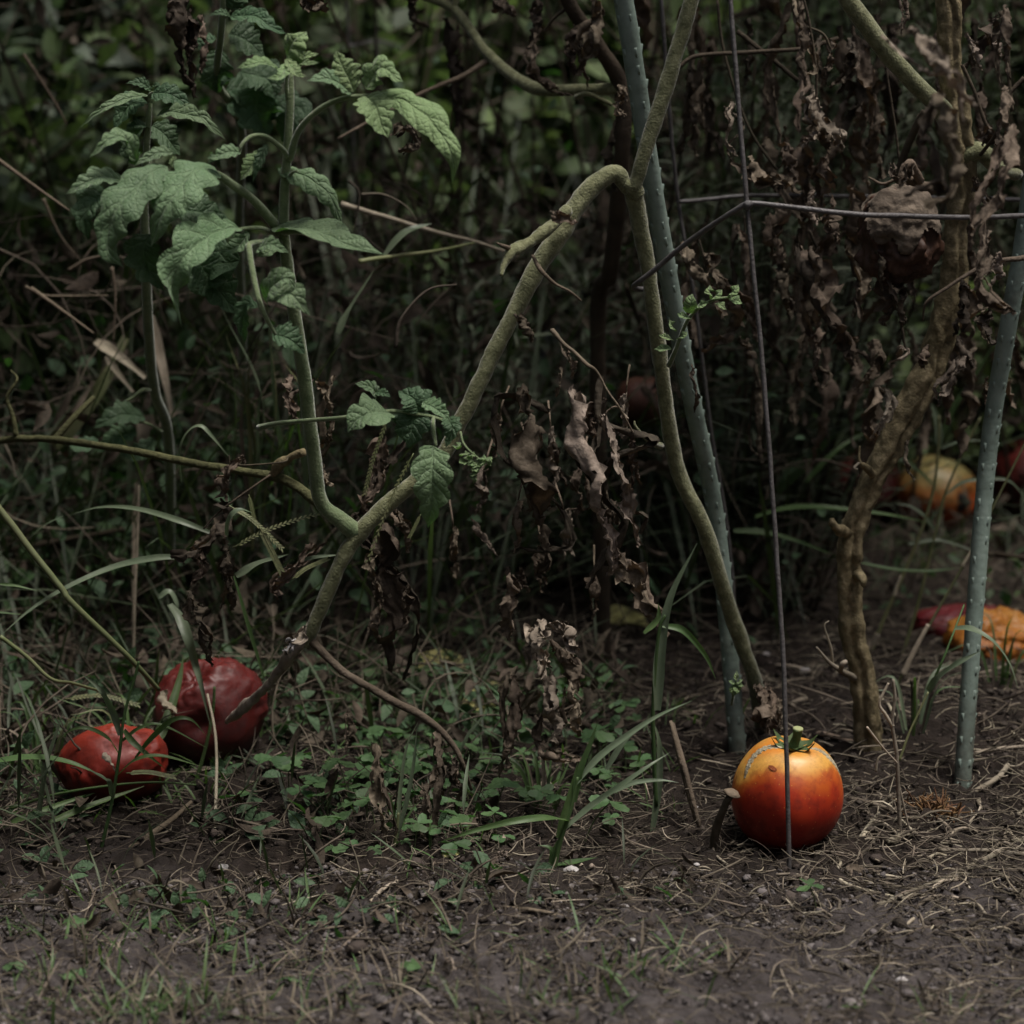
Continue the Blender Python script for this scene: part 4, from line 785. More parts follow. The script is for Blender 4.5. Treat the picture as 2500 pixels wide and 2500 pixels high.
for pts, w, m_ in [([(1240, 880, 1.46), (1240, 780, 1.45), (1300, 700, 1.45), (1350, 680, 1.455)], 120, 'dead'), ([(1230, 900, 1.45), (1220, 1050, 1.445), (1120, 1150, 1.44), (960, 1200, 1.445)], 150, 'dead_dark'), ([(1230, 1150, 1.445), (1250, 1300, 1.44), (1270, 1520, 1.45)], 130, 'dead_dark'),
                   ([(1090, 1180, 1.44), (1090, 1280, 1.435), (1070, 1360, 1.44)], 90, 'dead'), ([(1060, 1400, 1.44), (1110, 1520, 1.435), (1120, 1680, 1.43), (1160, 1820, 1.435)], 130, 'dead_dark'), ([(1740, 1150, 1.46), (1620, 1280, 1.455), (1520, 1390, 1.46), (1550, 1440, 1.46)], 90, 'dead'),
                   ([(1640, 200, 1.50), (1600, 330, 1.49), (1650, 480, 1.49)], 120, 'dead'), ([(1760, 240, 1.5), (1830, 360, 1.49), (1830, 500, 1.49), (1780, 650, 1.5)], 110, 'dead'), ([(1790, 700, 1.5), (1800, 780, 1.49), (1840, 830, 1.49)], 70, 'dead')]:
    dl(PA, '4', pts, w, m=m_)
for k, (x, y, l, w_) in enumerate([(900, 420, 260, 90), (1060, 620, 300, 80), (1180, 500, 330, 100), (1350, 700, 300, 90), (1500, 900, 280, 80), (1250, 950, 260, 90), (1000, 900, 300, 80), (820, 700, 260, 70), (1600, 300, 260, 70), (1130, 1150, 240, 80), (1420, 1300, 260, 80), (640, 1050, 280, 80)]):
    Y = random.uniform(1.47, 1.58); dx = random.uniform(-50, 50)
    tb(PA, 'twig', '5', [(x - dx, y - 150, Y + .02), (x - dx * .3, y - 60, Y), (x, y, Y)], [14, 11, 9], m='stem_dry', seg=6, n=16, rough=.2)
    dl(PA, '5', [(x, y, Y), (x + dx * .5, y + l * .35, Y - .005), (x + dx * .2, y + l * .7, Y), (x + dx, y + l, Y)], w_, m=random.choice(['dead', 'dead', 'dead_dark', 'dead_pale']))
tb(PA, 'dried_stub', '9', [(500, 80, 1.56), (520, 150, 1.54), (530, 300, 1.53)], [60, 110, 60], m='stem_dry', n=24, rough=.5, freq=140)
dl(PA, '9', [(470, 60, 1.53), (500, 130, 1.515), (520, 240, 1.51), (500, 320, 1.51)], 140, m='dead'); dl(PA, '9', [(590, 130, 1.53), (570, 220, 1.52), (580, 310, 1.52)], 70, m='dead')
dl(PA, '6', [(80, 150, 1.47), (95, 230, 1.465), (110, 330, 1.465), (100, 420, 1.47)], 44, m='dead_dark')

# --- the brown grooved plant on the right
pr_ = G(2122, 1892)
PB = thing('tomato_plant', 'thick brown grooved tomato plant hung with shrivelled leaves, at right', 'tomato plant', pr_)
W = [pr_ - [0, 0, .02], *q('O', [(1640, 1440, 1.585), (1634, 1320, 1.58), (1608, 1190, 1.575), (1604, 1090, 1.572), (1606, 1025, 1.57), (1626, 950, 1.57), (1662, 875, 1.57), (1712, 775, 1.57), (1762, 670, 1.57), (1792, 560, 1.565), (1802, 460, 1.56), (1812, 380, 1.555), (1816, 290, 1.55), (1802, 200, 1.55), (1792, 100, 1.545), (1788, 0, 1.54), (1770, -300, 1.53)])]
obj('stem', tube(W, [wm('O', a, 1.57) / 2 for a in (66, 56, 52, 50, 46, 50, 46, 52, 56, 56, 52, 46, 48, 52, 50, 46, 44, 42)], 44, 220, .19, 90, 8, lobe=(.42, (-.3, -.3, -.1, .1, .35, .5, .5, .3, .1, .2, .2), .26)), MT['stem_old'], PB)
tb(PB, 'stub', '6', [(960, 1080, 1.565), (900, 1060, 1.55), (870, 1030, 1.545), (865, 1000, 1.545)], [70, 64, 50, 26], m='stem_old', n=20, rough=.3, freq=140)
tb(PB, 'stub', '6', [(1090, 760, 1.56), (1050, 720, 1.545), (1020, 690, 1.54), (1020, 600, 1.54)], [50, 40, 20, 10], m='stem_old', n=20, rough=.25)
tb(PB, 'stub', '6', [(1010, 1310, 1.57), (1040, 1340, 1.55), (1045, 1380, 1.55)], [70, 50, 30], m='stem_old', n=14, rough=.3)
tb(PB, 'stub', '6', [(1020, 690, 1.54), (990, 720, 1.535), (1010, 730, 1.535)], [14, 16, 8], m='straw', n=12)
tb(PB, 'dry_shoot', '6', [(990, 1890, 1.575), (920, 1850, 1.55), (850, 1800, 1.545), (780, 1715, 1.54)], [40, 34, 22, 10], m='straw', n=24, rough=.25)
tb(PB, 'dry_shoot', '6', [(870, 1810, 1.55), (860, 1720, 1.545), (825, 1600, 1.54), (850, 1570, 1.54)], [18, 16, 8, 5], m='straw', n=24)
tb(PB, 'dry_shoot', '6', [(910, 1850, 1.55), (920, 1810, 1.54), (945, 1795, 1.54)], [30, 30, 24], m='straw', n=12, rough=.3)
tb(PB, 'branch', 'O', [(1798, 240, 1.55), (1770, 200, 1.54), (1720, 150, 1.53), (1660, 82, 1.52), (1600, 0, 1.51), (1500, -150, 1.50)], [40, 36, 34, 34, 33, 32], seg=14, n=40, rough=.1, m='stem')
tb(PB, 'branch', 'O', [(1820, 300, 1.55), (1850, 292, 1.545), (1880, 315, 1.55), (1920, 330, 1.57)], [40, 36, 30, 22], m='stem', n=20, rough=.25)
tb(PB, 'branch', '3', [(1420, 1050, 1.54), (1330, 1020, 1.52), (1280, 990, 1.515), (1230, 990, 1.51), (1150, 1020, 1.51), (1070, 985, 1.51)], [70, 56, 40, 20, 18, 12], m='stem_dry', n=40, rough=.15)
tb(PB, 'branch', '3', [(1380, 620, 1.56), (1300, 780, 1.57), (1220, 980, 1.58)], [40, 46, 40], m='stem_dark', n=24, rough=.15)
tb(PB, 'twig', '3', [(1932, 1430, 1.47), (1720, 1470, 1.46), (1500, 1600, 1.455), (1390, 1680, 1.455), (1370, 1780, 1.46)], [32, 26, 20, 16, 8], m='stem_dry', n=40, rough=.15)
tb(PB, 'twig', '3', [(1932, 430, 1.5), (1840, 540, 1.5), (1790, 720, 1.5), (1690, 860, 1.52)], [24, 24, 22, 20], m='stem_dark', n=30)
for pts, w, m_ in [([(700, -60, 1.62), (700, 130, 1.60), (680, 330, 1.59), (720, 480, 1.59)], 90, 'dead'), ([(690, 520, 1.60), (760, 640, 1.585), (850, 720, 1.58), (935, 815, 1.585)], 130, 'dead_pale'), ([(720, 620, 1.61), (800, 700, 1.60), (830, 830, 1.60)], 150, 'dead'), ([(770, 730, 1.59), (740, 780, 1.585), (700, 825, 1.585)], 60, 'dead_pale'),
                   ([(840, 200, 1.62), (850, 300, 1.61), (830, 460, 1.61)], 85, 'dead'), ([(960, 220, 1.64), (1000, 340, 1.63), (940, 450, 1.63), (890, 510, 1.63)], 100, 'dead_dark'), ([(300, 570, 1.60), (310, 660, 1.59), (290, 780, 1.59), (340, 875, 1.59)], 60, 'dead_pale'),
                   ([(430, 870, 1.62), (500, 980, 1.60), (590, 990, 1.59), (690, 1060, 1.59)], 150, 'dead'), ([(610, 800, 1.63), (640, 880, 1.62), (680, 1000, 1.62)], 110, 'dead'), ([(830, 890, 1.60), (820, 1010, 1.59), (850, 1160, 1.59)], 150, 'dead'), ([(760, 1060, 1.575), (740, 1150, 1.57), (790, 1240, 1.57)], 60, 'dead_pale'),
                   ([(600, 1150, 1.64), (520, 1280, 1.63), (560, 1460, 1.63)], 150, 'dead'), ([(820, 1200, 1.62), (880, 1260, 1.61), (900, 1340, 1.61)], 100, 'dead'), ([(730, 1400, 1.62), (800, 1560, 1.60), (860, 1700, 1.59), (950, 1880, 1.59), (1000, 2020, 1.59)], 200, 'dead'), ([(720, 1380, 1.63), (750, 1600, 1.62), (780, 1800, 1.62), (790, 1980, 1.62)], 130, 'dead'),
                   ([(970, 1250, 1.64), (1000, 1420, 1.63), (1040, 1600, 1.63), (990, 1750, 1.63)], 130, 'dead'), ([(580, 1400, 1.66), (600, 1600, 1.65), (650, 1760, 1.65)], 120, 'dead_dark'), ([(340, 1250, 1.66), (380, 1400, 1.65), (400, 1650, 1.65), (440, 1900, 1.65)], 110, 'dead'), ([(150, 1420, 1.62), (220, 1560, 1.61), (250, 1760, 1.61)], 120, 'dead'),
                   ([(40, 1350, 1.6), (80, 1450, 1.59), (190, 1600, 1.59)], 90, 'dead'), ([(1290, 160, 1.20), (1370, 250, 1.19), (1440, 370, 1.18), (1530, 470, 1.175), (1640, 610, 1.18)], 150, 'dead_pale'), ([(1420, 520, 1.20), (1480, 680, 1.19), (1510, 850, 1.185), (1540, 1000, 1.185), (1470, 1080, 1.18), (1370, 1140, 1.18)], 180, 'dead'),
                   ([(1270, -40, 1.5), (1290, 80, 1.49), (1250, 185, 1.49)], 60, 'dead'), ([(1820, 40, 1.42), (1850, 160, 1.41), (1830, 330, 1.41), (1860, 440, 1.41)], 70, 'dead'), ([(1850, 480, 1.36), (1830, 620, 1.35), (1880, 760, 1.345), (1880, 900, 1.345)], 100, 'dead'), ([(1900, 700, 1.32), (1850, 900, 1.30), (1780, 1100, 1.295), (1640, 1310, 1.295)], 140, 'dead'),
                   ([(1740, 1280, 1.35), (1700, 1420, 1.34), (1690, 1560, 1.335), (1770, 1680, 1.335), (1860, 1760, 1.34)], 120, 'dead'), ([(1780, 1400, 1.40), (1800, 1500, 1.395), (1750, 1580, 1.395)], 70, 'dead_pale'), ([(1610, 190, 1.52), (1660, 290, 1.51), (1690, 390, 1.51)], 60, 'dead_pale'), ([(1790, 90, 1.56), (1700, 230, 1.55), (1650, 380, 1.55)], 100, 'dead_dark'),
                   ([(1770, 240, 1.5), (1790, 280, 1.495), (1800, 320, 1.5)], 50, 'dead_pale'), ([(1640, 1000, 1.5), (1700, 1100, 1.5), (1680, 1250, 1.5)], 90, 'dead_dark'), ([(1700, 780, 1.52), (1800, 760, 1.51), (1840, 900, 1.51)], 120, 'dead_dark'), ([(1600, 1560, 1.54), (1620, 1700, 1.53), (1600, 1850, 1.53)], 110, 'dead_dark'), ([(1740, 1700, 1.5), (1700, 1800, 1.5), (1760, 1920, 1.5)], 100, 'dead_dark')]:
    dl(PB, '3', pts, w, m=m_)
for pts, w, m_ in [([(1250, 120, 1.55), (1230, 60, 1.54), (1290, 80, 1.535), (1180, 150, 1.535)], 50, 'dead_pale'), ([(1390, 50, 1.54), (1380, 110, 1.53), (1380, 170, 1.535)], 60, 'dead'), ([(1590, 90, 1.54), (1530, 200, 1.53), (1480, 300, 1.53), (1440, 370, 1.535)], 80, 'dead_pale'), ([(1170, 280, 1.55), (1160, 380, 1.54), (1130, 540, 1.54)], 70, 'dead_pale'),
                   ([(1080, 20, 1.6), (1110, 140, 1.59), (1060, 220, 1.585), (1020, 300, 1.585)], 100, 'dead'), ([(780, 0, 1.62), (800, 120, 1.61), (770, 200, 1.61), (800, 270, 1.61)], 70, 'dead'), ([(960, 0, 1.6), (970, 70, 1.6), (990, 130, 1.6)], 80, 'dead'), ([(1290, 570, 1.55), (1280, 660, 1.54), (1290, 740, 1.54), (1330, 785, 1.54)], 50, 'dead'),
                   ([(360, 0, 1.64), (420, 60, 1.63), (440, 100, 1.63)], 110, 'dead'), ([(450, 150, 1.68), (470, 300, 1.68), (460, 560, 1.68), (480, 690, 1.68)], 60, 'dead_dark'), ([(1720, 250, 1.56), (1740, 330, 1.56), (1720, 460, 1.56)], 90, 'dead_dark')]:
    dl(PB, '6', pts, w, m=m_)
# stems carrying the hanging leaves
for pts, ws in [([(700, -40, 1.6), (740, 120, 1.6), (780, 380, 1.6), (780, 560, 1.6)], 16), ([(730, 150, 1.6), (820, 190, 1.6), (860, 270, 1.6)], 14), ([(0, 390, 1.64), (120, 310, 1.64), (400, 290, 1.64), (680, 270, 1.64), (900, 210, 1.66)], 24), ([(340, 170, 1.68), (500, 300, 1.68), (680, 450, 1.68)], 26),
                ([(230, 0, 1.66), (270, 300, 1.66), (400, 700, 1.66), (560, 940, 1.66)], 16), ([(1160, 330, 1.62), (1190, 520, 1.62), (1220, 720, 1.62), (1240, 900, 1.62)], 14), ([(1800, 60, 1.5), (1840, 200, 1.5), (1850, 420, 1.5), (1870, 620, 1.5)], 22), ([(1590, 360, 1.53), (1660, 520, 1.53), (1700, 640, 1.53), (1760, 780, 1.53)], 22),
                ([(740, 1280, 1.62), (800, 1420, 1.62), (840, 1560, 1.61)], 16), ([(130, 1330, 1.62), (190, 1560, 1.61)], 10), ([(380, 1200, 1.66), (390, 1500, 1.66)], 12), ([(1240, 1700, 1.6), (1270, 1932, 1.6)], 14)]:
    tb(PB, 'twig', '3', pts, ws, m='stem_dark', seg=7, n=30, rough=.2)
# canopy of withered leaves carrying on above the frame; unseen crowns added for shade
def canopy(n, x0, x1, y0, y1, z0, z1, w=(.018, .034), ln=(.05, .11)):
    sh = []
    for k in range(n):
        p = np.array([random.uniform(x0, x1), random.uniform(y0, y1), random.uniform(z0, z1)]); l = random.uniform(*ln)
        d = np.array([random.gauss(0, .5), random.gauss(0, .4), -1.0]); d /= np.linalg.norm(d)
        sh.append(dead_leaf([p, p + d * l * .5 + np.array([random.gauss(0, .008), random.gauss(0, .008), 0]), p + d * l], random.uniform(*w), n=16, na=6, seed=sd_(), holes=False))
    return join(sh)
def crown(n, x0, x1, y0, y1, z0, z1, L=.07):
    C = np.c_[rng.uniform(x0, x1, n), rng.uniform(y0, y1, n), rng.uniform(z0, z1, n)]; D = rng.normal(0, .7, (n, 3)) + [0, 0, -.5]; l = rng.uniform(.6, 1.3, n) * L
    return bulk_leaves(C, D, rng.normal(0, .8, (n, 3)) + [0, 0, 1.0], l, l * rng.uniform(.35, .6, n), rng.uniform(0, .8, n), .4)
obj('withered_canopy', canopy(90, .05, .62, 1.62, 1.95, .64, 1.0), MT['dead'], PB, kind='stuff')
obj('withered_shade_crown', crown(900, .0, .75, 1.66, 2.5, .68, 1.25), MT['dead'], PB, kind='stuff')  # unseen leaf mass added overhead to darken the space behind
obj('withered_shade_crown', crown(800, -.55, .1, 1.75, 2.5, .68, 1.2), MT['dead'], PA, kind='stuff')  # unseen leaf mass, likewise added to cast shade
# filler of small withered leaves between the hero leaves, on their own twigs
for k in range(64):
    x, y = random.uniform(1680, 2490), random.uniform(-20, 960); Y = random.uniform(1.62, 1.95)
    if 1950 > x > 1650 and y > 760: continue
    p = P(x, y, Y); l = random.uniform(.045, .11)
    obj('dried_leaf', dead_leaf([p, p + [random.gauss(0, .008), random.gauss(0, .008), -l * .5], p + [random.gauss(0, .012), random.gauss(0, .012), -l]], random.uniform(.010, .018), seed=sd_(), n=36, na=8), MT[random.choice(['dead', 'dead', 'dead_dark'])], PB)

# mummified fruit hanging on its stalk
mc = P(2195, 552, 1.50); S1, F1 = sphere(100, 70)
mum = thing('shrivelled_tomato', 'mummified grey-brown tomato husk hanging behind the cage hoop', 'tomato', (mc[0], mc[1], mc[2] + .03))
mv = S1 * np.array([.0285, .028, .029]); mv = mv * (1 + .12 * vn(S1 * 2.2, 4) + .05 * vn(S1 * 6, 5) - .06 * np.abs(vn(S1 * 4, 7)) + .02 * vn(S1 * 14, 8) + .05 * np.cos(5 * np.arctan2(S1[:, 1], S1[:, 0])))[:, None]
cutz = -.15 + .55 * fbm(np.c_[S1[:, 0] * 2.4, S1[:, 1] * 2.4, S1[:, 0] * 0], 6, 4)
capf = [f for f in F1 if np.mean([S1[i, 2] for i in f]) > np.mean([cutz[i] for i in f])]
obj('husk', (mv + mc, capf, None), MT['mummy'], mum)
iv = S1 * np.array([.0265, .025, .036]); iv = iv * (1 + .20 * vn(S1 * 2.5, 14) + .14 * vn(S1 * 5, 15) + .06 * vn(S1 * 12, 16))[:, None] * (1 - .35 * np.clip(-S1[:, 2], 0, 1) ** 2)[:, None]
obj('dark_flesh', (iv + mc - np.array([0, -.002, .014]), F1, None), MT['flesh'], mum)
for k in range(5):
    a = k * 2 * PI / 5; tp = mc + [0, 0, .029]
    obj('sepal', dead_leaf([tp, tp + [.006 * math.cos(a), .006 * math.sin(a), .006], tp + [.008 * math.cos(a), .007 * math.sin(a), .014]], .006, seed=sd_(), n=14, na=6), MT['mummy'], mum)
obj('stalk', tube([mc + [0, 0, .027], mc + [.001, 0, .036], mc + [.006, 0, .043], P(2245, 442, 1.515)], [.003, .0028, .003, .0035], 10, 20, .2, 200), MT['stem_dry'], mum)
for k, (pts, w) in enumerate([([(1170, 1520, 1.5), (1180, 1660, 1.495), (1160, 1800, 1.5)], 150), ([(1240, 1560, 1.5), (1270, 1700, 1.49), (1240, 1850, 1.5)], 120), ([(1310, 1430, 1.5), (1360, 1420, 1.49), (1410, 1400, 1.49)], 60), ([(1130, 1380, 1.49), (1120, 1500, 1.48), (1150, 1620, 1.485)], 80)]):
    W = q('3', pts); obj('rag', dead_leaf(W, wm('3', w, 1.5) * .8, seed=sd_()), MT['dead_dark'], mum)

# --- plant behind on the left with its own live shoot
pc = P(400, 1290, 1.95); pc[2] = float(ground_z(pc[0], pc[1]))
PC = thing('tomato_plant', 'slender leafy tomato shoot standing behind the big left leaf', 'tomato plant', pc)
obj('stem', tube([pc - [0, 0, .02], *q('O', [(320, 860, 1.80), (292, 740, 1.72), (280, 620, 1.66), (276, 500, 1.62), (272, 380, 1.60), (276, 290, 1.59), (280, 230, 1.585), (284, 195, 1.585)])], [.0046, .0044, .0042, .004, .0038, .0032, .0026, .0022, .0014], 12, 60, .06), MT['stem_live'], PC)
pl = tb(PC, 'leaf', '1', [(830, 540, 1.585), (835, 520, 1.575), (850, 510, 1.57)], [20, 16, 8], m='stem_live', seg=6)
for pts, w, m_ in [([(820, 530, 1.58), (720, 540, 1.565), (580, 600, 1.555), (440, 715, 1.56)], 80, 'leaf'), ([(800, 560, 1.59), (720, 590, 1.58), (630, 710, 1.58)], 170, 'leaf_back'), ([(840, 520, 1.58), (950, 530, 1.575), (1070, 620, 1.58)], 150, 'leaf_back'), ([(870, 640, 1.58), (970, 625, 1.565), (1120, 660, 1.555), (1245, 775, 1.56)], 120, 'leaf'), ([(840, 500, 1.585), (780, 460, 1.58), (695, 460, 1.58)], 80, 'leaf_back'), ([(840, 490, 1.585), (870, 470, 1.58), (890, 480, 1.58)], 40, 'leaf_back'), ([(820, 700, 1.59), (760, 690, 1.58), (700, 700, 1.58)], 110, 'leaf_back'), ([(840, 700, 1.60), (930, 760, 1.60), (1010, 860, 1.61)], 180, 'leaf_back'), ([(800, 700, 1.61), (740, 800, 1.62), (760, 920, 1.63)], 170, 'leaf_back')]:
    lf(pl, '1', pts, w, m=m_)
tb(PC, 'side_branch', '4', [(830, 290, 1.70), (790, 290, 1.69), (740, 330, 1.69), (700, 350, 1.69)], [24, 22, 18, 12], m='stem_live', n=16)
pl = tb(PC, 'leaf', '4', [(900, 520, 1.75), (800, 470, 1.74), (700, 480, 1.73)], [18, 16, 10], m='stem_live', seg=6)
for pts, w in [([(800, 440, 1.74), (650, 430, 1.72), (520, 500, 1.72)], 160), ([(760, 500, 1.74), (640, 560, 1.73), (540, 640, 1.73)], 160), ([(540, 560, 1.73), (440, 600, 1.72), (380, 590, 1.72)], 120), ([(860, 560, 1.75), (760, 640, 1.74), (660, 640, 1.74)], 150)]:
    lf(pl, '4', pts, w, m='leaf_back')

obj('shade_foliage', crown(420, -.95, -.44, .95, 1.45, .60, 1.2, .09), MT['leaf_back'], PC, kind='stuff')  # unseen leaves added off frame to block sky light from the left
obj('shade_foliage', crown(700, -.95, -.50, 1.3, 2.3, .66, 1.15, .08), MT['leaf_back'], PC, kind='stuff')  # unseen leaves added overhead to darken the left side

# --- dried tomato stems behind the stake, and the dim shoot at the top
pd = P(1480, 1200, 1.95); pd[2] = float(ground_z(pd[0], pd[1]))
PD = thing('tomato_plant', 'dim tomato plant with a dark crooked branch behind the leaning stake', 'tomato plant', pd)
obj('stem', tube([pd - [0, 0, .02], *q('2', [(1440, 1850, 1.86), (1510, 1500, 1.80), (1550, 1150, 1.76), (1580, 800, 1.73), (1570, 480, 1.72), (1440, 250, 1.70), (1300, 50, 1.68), (1200, -200, 1.66)])], [.0075, .0072, .007, .0068, .0066, .0066, .006, .0056, .0054], 12, 70, .1), MT['stem_dark'], PD)
tb(PD, 'branch', '2', [(1560, 490, 1.72), (1350, 500, 1.73), (1140, 500, 1.75), (1000, 440, 1.77), (840, 310, 1.80), (740, 170, 1.82), (640, 50, 1.84), (480, -20, 1.86)], [70, 66, 70, 64, 60, 54, 50, 46], m='stem', n=60, rough=.1)
tb(PD, 'branch', '2', [(840, 330, 1.80), (700, 420, 1.80), (550, 480, 1.79), (400, 550, 1.78), (0, 770, 1.76)], [36, 28, 24, 20, 14], m='stem_dry', n=40, rough=.15)
tb(PD, 'branch', '2', [(640, 60, 1.84), (660, -40, 1.84), (680, -200, 1.84)], [40, 38, 34], m='stem', n=12)
tb(PD, 'branch', '2', [(1140, 180, 1.69), (1200, 100, 1.685), (1280, 40, 1.68)], [14, 18, 20], m='stem_dark', n=16)
tb(PD, 'twig', '2', [(1320, 540, 1.72), (1380, 520, 1.71), (1460, 550, 1.71), (1520, 580, 1.71)], [30, 26, 24, 18], m='stem', n=20)
for pts, w, m_ in [([(1100, 190, 1.70), (1100, 330, 1.69), (1140, 430, 1.69), (1230, 490, 1.69)], 90, 'dead'), ([(1420, 0, 1.66), (1450, 120, 1.66), (1400, 250, 1.66), (1340, 420, 1.67)], 130, 'dead'), ([(1330, 150, 1.67), (1300, 280, 1.67), (1330, 420, 1.67)], 110, 'dead_dark'), ([(850, 40, 1.75), (930, 30, 1.74), (980, 100, 1.74)], 130, 'dead_dark'),
                   ([(1100, 0, 1.73), (1120, 100, 1.73), (1090, 220, 1.73)], 110, 'dead_dark'), ([(1590, 480, 1.60), (1560, 580, 1.60), (1570, 650, 1.60)], 90, 'dead'), ([(400, -40, 1.8), (390, 60, 1.8), (440, 160, 1.8)], 90, 'dead_dark'), ([(600, 100, 1.85), (620, 300, 1.85), (650, 500, 1.85), (640, 700, 1.85)], 110, 'dead_dark'), ([(1580, 660, 1.75), (1500, 880, 1.74), (1560, 1060, 1.74)], 90, 'dead_dark'),
                   ([(310, 740, 1.6), (380, 720, 1.59), (430, 800, 1.59), (340, 860, 1.59)], 90, 'dead_dark')]:
    dl(PD, '2', pts, w, m=m_)
for pts, w, m_ in [([(1030, -40, 1.62), (1010, 100, 1.61), (990, 260, 1.61), (1080, 480, 1.62)], 160, 'dead_dark'), ([(1680, 10, 1.5), (1750, 40, 1.49), (1810, 60, 1.49)], 120, 'dead_dark'), ([(1050, 60, 1.63), (1090, 200, 1.62), (1040, 380, 1.62)], 120, 'dead_dark')]:
    dl(PD, '1', pts, w, m=m_)
pe = P(620, 1290, 2.15); pe[2] = float(ground_z(pe[0], pe[1]))
PE = thing('tomato_plant', 'dark shaded tomato foliage behind the top of the leafy shoot', 'tomato plant', pe)
obj('stem', tube([pe - [0, 0, .02], *q('1', [(1330, 1500, 1.95), (1340, 730, 1.78), (1210, 460, 1.72), (1230, 150, 1.68), (1250, -200, 1.66)])], [.004, .004, .0036, .003, .0026, .002], 10, 40), MT['stem_live'], PE)
pl = tb(PE, 'leaf', '1', [(1220, 300, 1.70), (1230, 130, 1.68), (1280, 60, 1.67)], [24, 20, 10], m='stem_live', seg=6)
for pts, w in [([(1280, 95, 1.66), (1400, 80, 1.65), (1500, 140, 1.645), (1590, 190, 1.65)], 130), ([(1280, 90, 1.66), (1220, 70, 1.655), (1160, 90, 1.655)], 50), ([(1280, 60, 1.67), (1320, -20, 1.67), (1400, -60, 1.68)], 170), ([(1260, 190, 1.69), (1340, 220, 1.69), (1480, 330, 1.70)], 230), ([(1200, 220, 1.7), (1130, 230, 1.7), (1100, 280, 1.7)], 110), ([(1230, 280, 1.71), (1200, 400, 1.71), (1210, 520, 1.72)], 230), ([(1300, 430, 1.71), (1250, 450, 1.70), (1220, 490, 1.70)], 60), ([(1330, 400, 1.73), (1480, 440, 1.73), (1540, 560, 1.73)], 260), ([(1450, 480, 1.74), (1420, 620, 1.74), (1470, 760, 1.75)], 300), ([(1250, 500, 1.74), (1350, 560, 1.75), (1330, 720, 1.76)], 260), ([(1500, 560, 1.75), (1600, 640, 1.75), (1560, 800, 1.76)], 240)]:
    lf(pl, '1', pts, w, m='leaf_back')

# ------------------------------------------------------------------ grasses and weeds, plant by plant
def grass_plant(label, base, blades=(), culms=(), heads=(), name='grass_plant', group=None, mats=('grass', 'culm'), cat='grass'):
    t = thing(name, label, cat, base, group)
    for (tl_, pts, w, *mm) in blades:
        W = q(tl_, pts); Ym = np.mean([p[1] for p in W])
        obj('blade', blade(W, wm(tl_, w, Ym), seed=sd_(), n=max(14, 7 * len(pts)), up=(random.uniform(-.3, .3), -.7, .8)), MT[mm[0] if mm else mats[0]], t)
    for (tl_, pts, w, *mm) in culms:
        W = q(tl_, pts); n = len(pts)
        obj('culm', tube(W, [wm(tl_, w, p[1]) / 2 * (1 - .35 * i / (n - 1)) for i, p in enumerate(W)], 8, 8 * n, .08), MT[mm[0] if mm else mats[1]], t)
    for (tl_, pts, w) in heads:
        W = np.array(q(tl_, pts)); c_ = catmull(W, 40); T, S, N = frames(c_, TOCAM); wd = wm(tl_, w, W[0][1])
        hd = obj('seed_head', tube(W, [wd * .1, wd * .09, wd * .05][:len(W)] if len(W) == 3 else wd * .08, 6, 24), MT['culm'], t)
        C, D, Nn = [], [], []
        for i in range(3, 40):
            sgn = 1 if i % 2 else -1
            C.append(c_[i]); D.append(T[i] * 1.0 + S[i] * sgn * .55 + N[i] * .15); Nn.append(N[i])
        k = len(C); obj('spikelets', bulk_leaves(np.array(C), np.array(D), np.array(Nn), np.full(k, wd * .75), np.full(k, wd * .24), np.full(k, .1)), MT['culm'], hd)
    return t
def g_at(t, x, y, *pts): return qg(t, x, y)
def yg(t, x, y): return float(qg(t, x, y)[1])

b = qg('7', 560, 965); y0 = float(b[1])
grass_plant('green grass culm with arching blades in front of the small wrinkled tomato', b,
    [('7', [(668, 330, y0), (630, 200, y0), (560, 80, y0 - .01), (455, -10, y0)], 48, 'grass_grey'), ('7', [(655, 430, y0), (600, 350, y0 - .02), (500, 295, y0 - .03), (400, 300, y0 - .03), (290, 380, y0 - .02)], 32), ('7', [(655, 550, y0), (760, 465, y0 - .02), (900, 445, y0 - .02), (1110, 500, y0 - .01)], 38),
     ('7', [(630, 680, y0), (600, 580, y0 - .02), (490, 520, y0 - .03)], 38, 'grass_grey'), ('7', [(750, 460, y0), (850, 340, y0 - .02), (960, 245, y0 - .03), (1060, 245, y0 - .03), (1150, 340, y0 - .02)], 40), ('7', [(690, 300, y0), (740, 370, y0 - .01), (820, 440, y0 - .01), (910, 510, y0)], 40), ('7', [(680, 360, y0), (780, 290, y0 - .01), (900, 275, y0 - .01), (1150, 400, y0)], 30)],
    [('7', [(560, 965, y0), (620, 700, y0), (660, 450, y0), (690, 220, y0), (750, 0, y0), (770, -80, y0)], 22, 'grass')])
b = qg('7', 1070, 640); y0 = float(b[1])
grass_plant('grass culm with a long browning blade crossing the large dark red tomato', b,
    [('4', [(940, 1480, y0 + .02), (1000, 1560, y0 + .01), (1050, 1680, y0), (1090, 1820, y0), (1120, 1932, y0 - .01), (1180, 2200, y0 - .02)], 64, 'grass_grey'), ('7', [(840, 410, y0), (920, 260, y0 + .02), (990, 40, y0 + .04), (1020, -120, y0 + .05)], 66), ('4', [(880, 1440, y0 + .05), (940, 1410, y0 + .05), (980, 1480, y0 + .05), (970, 1540, y0 + .05)], 40, 'grass_grey')],
    [('7', [(1070, 640, y0), (1140, 400, y0), (1180, 200, y0), (1190, 60, y0)], 24, 'grass'), ('7', [(1185, 1020, y0 - .12), (1200, 600, y0 - .05), (1195, 330, y0 - .02), (1150, 100, y0)], 22, 'straw')])
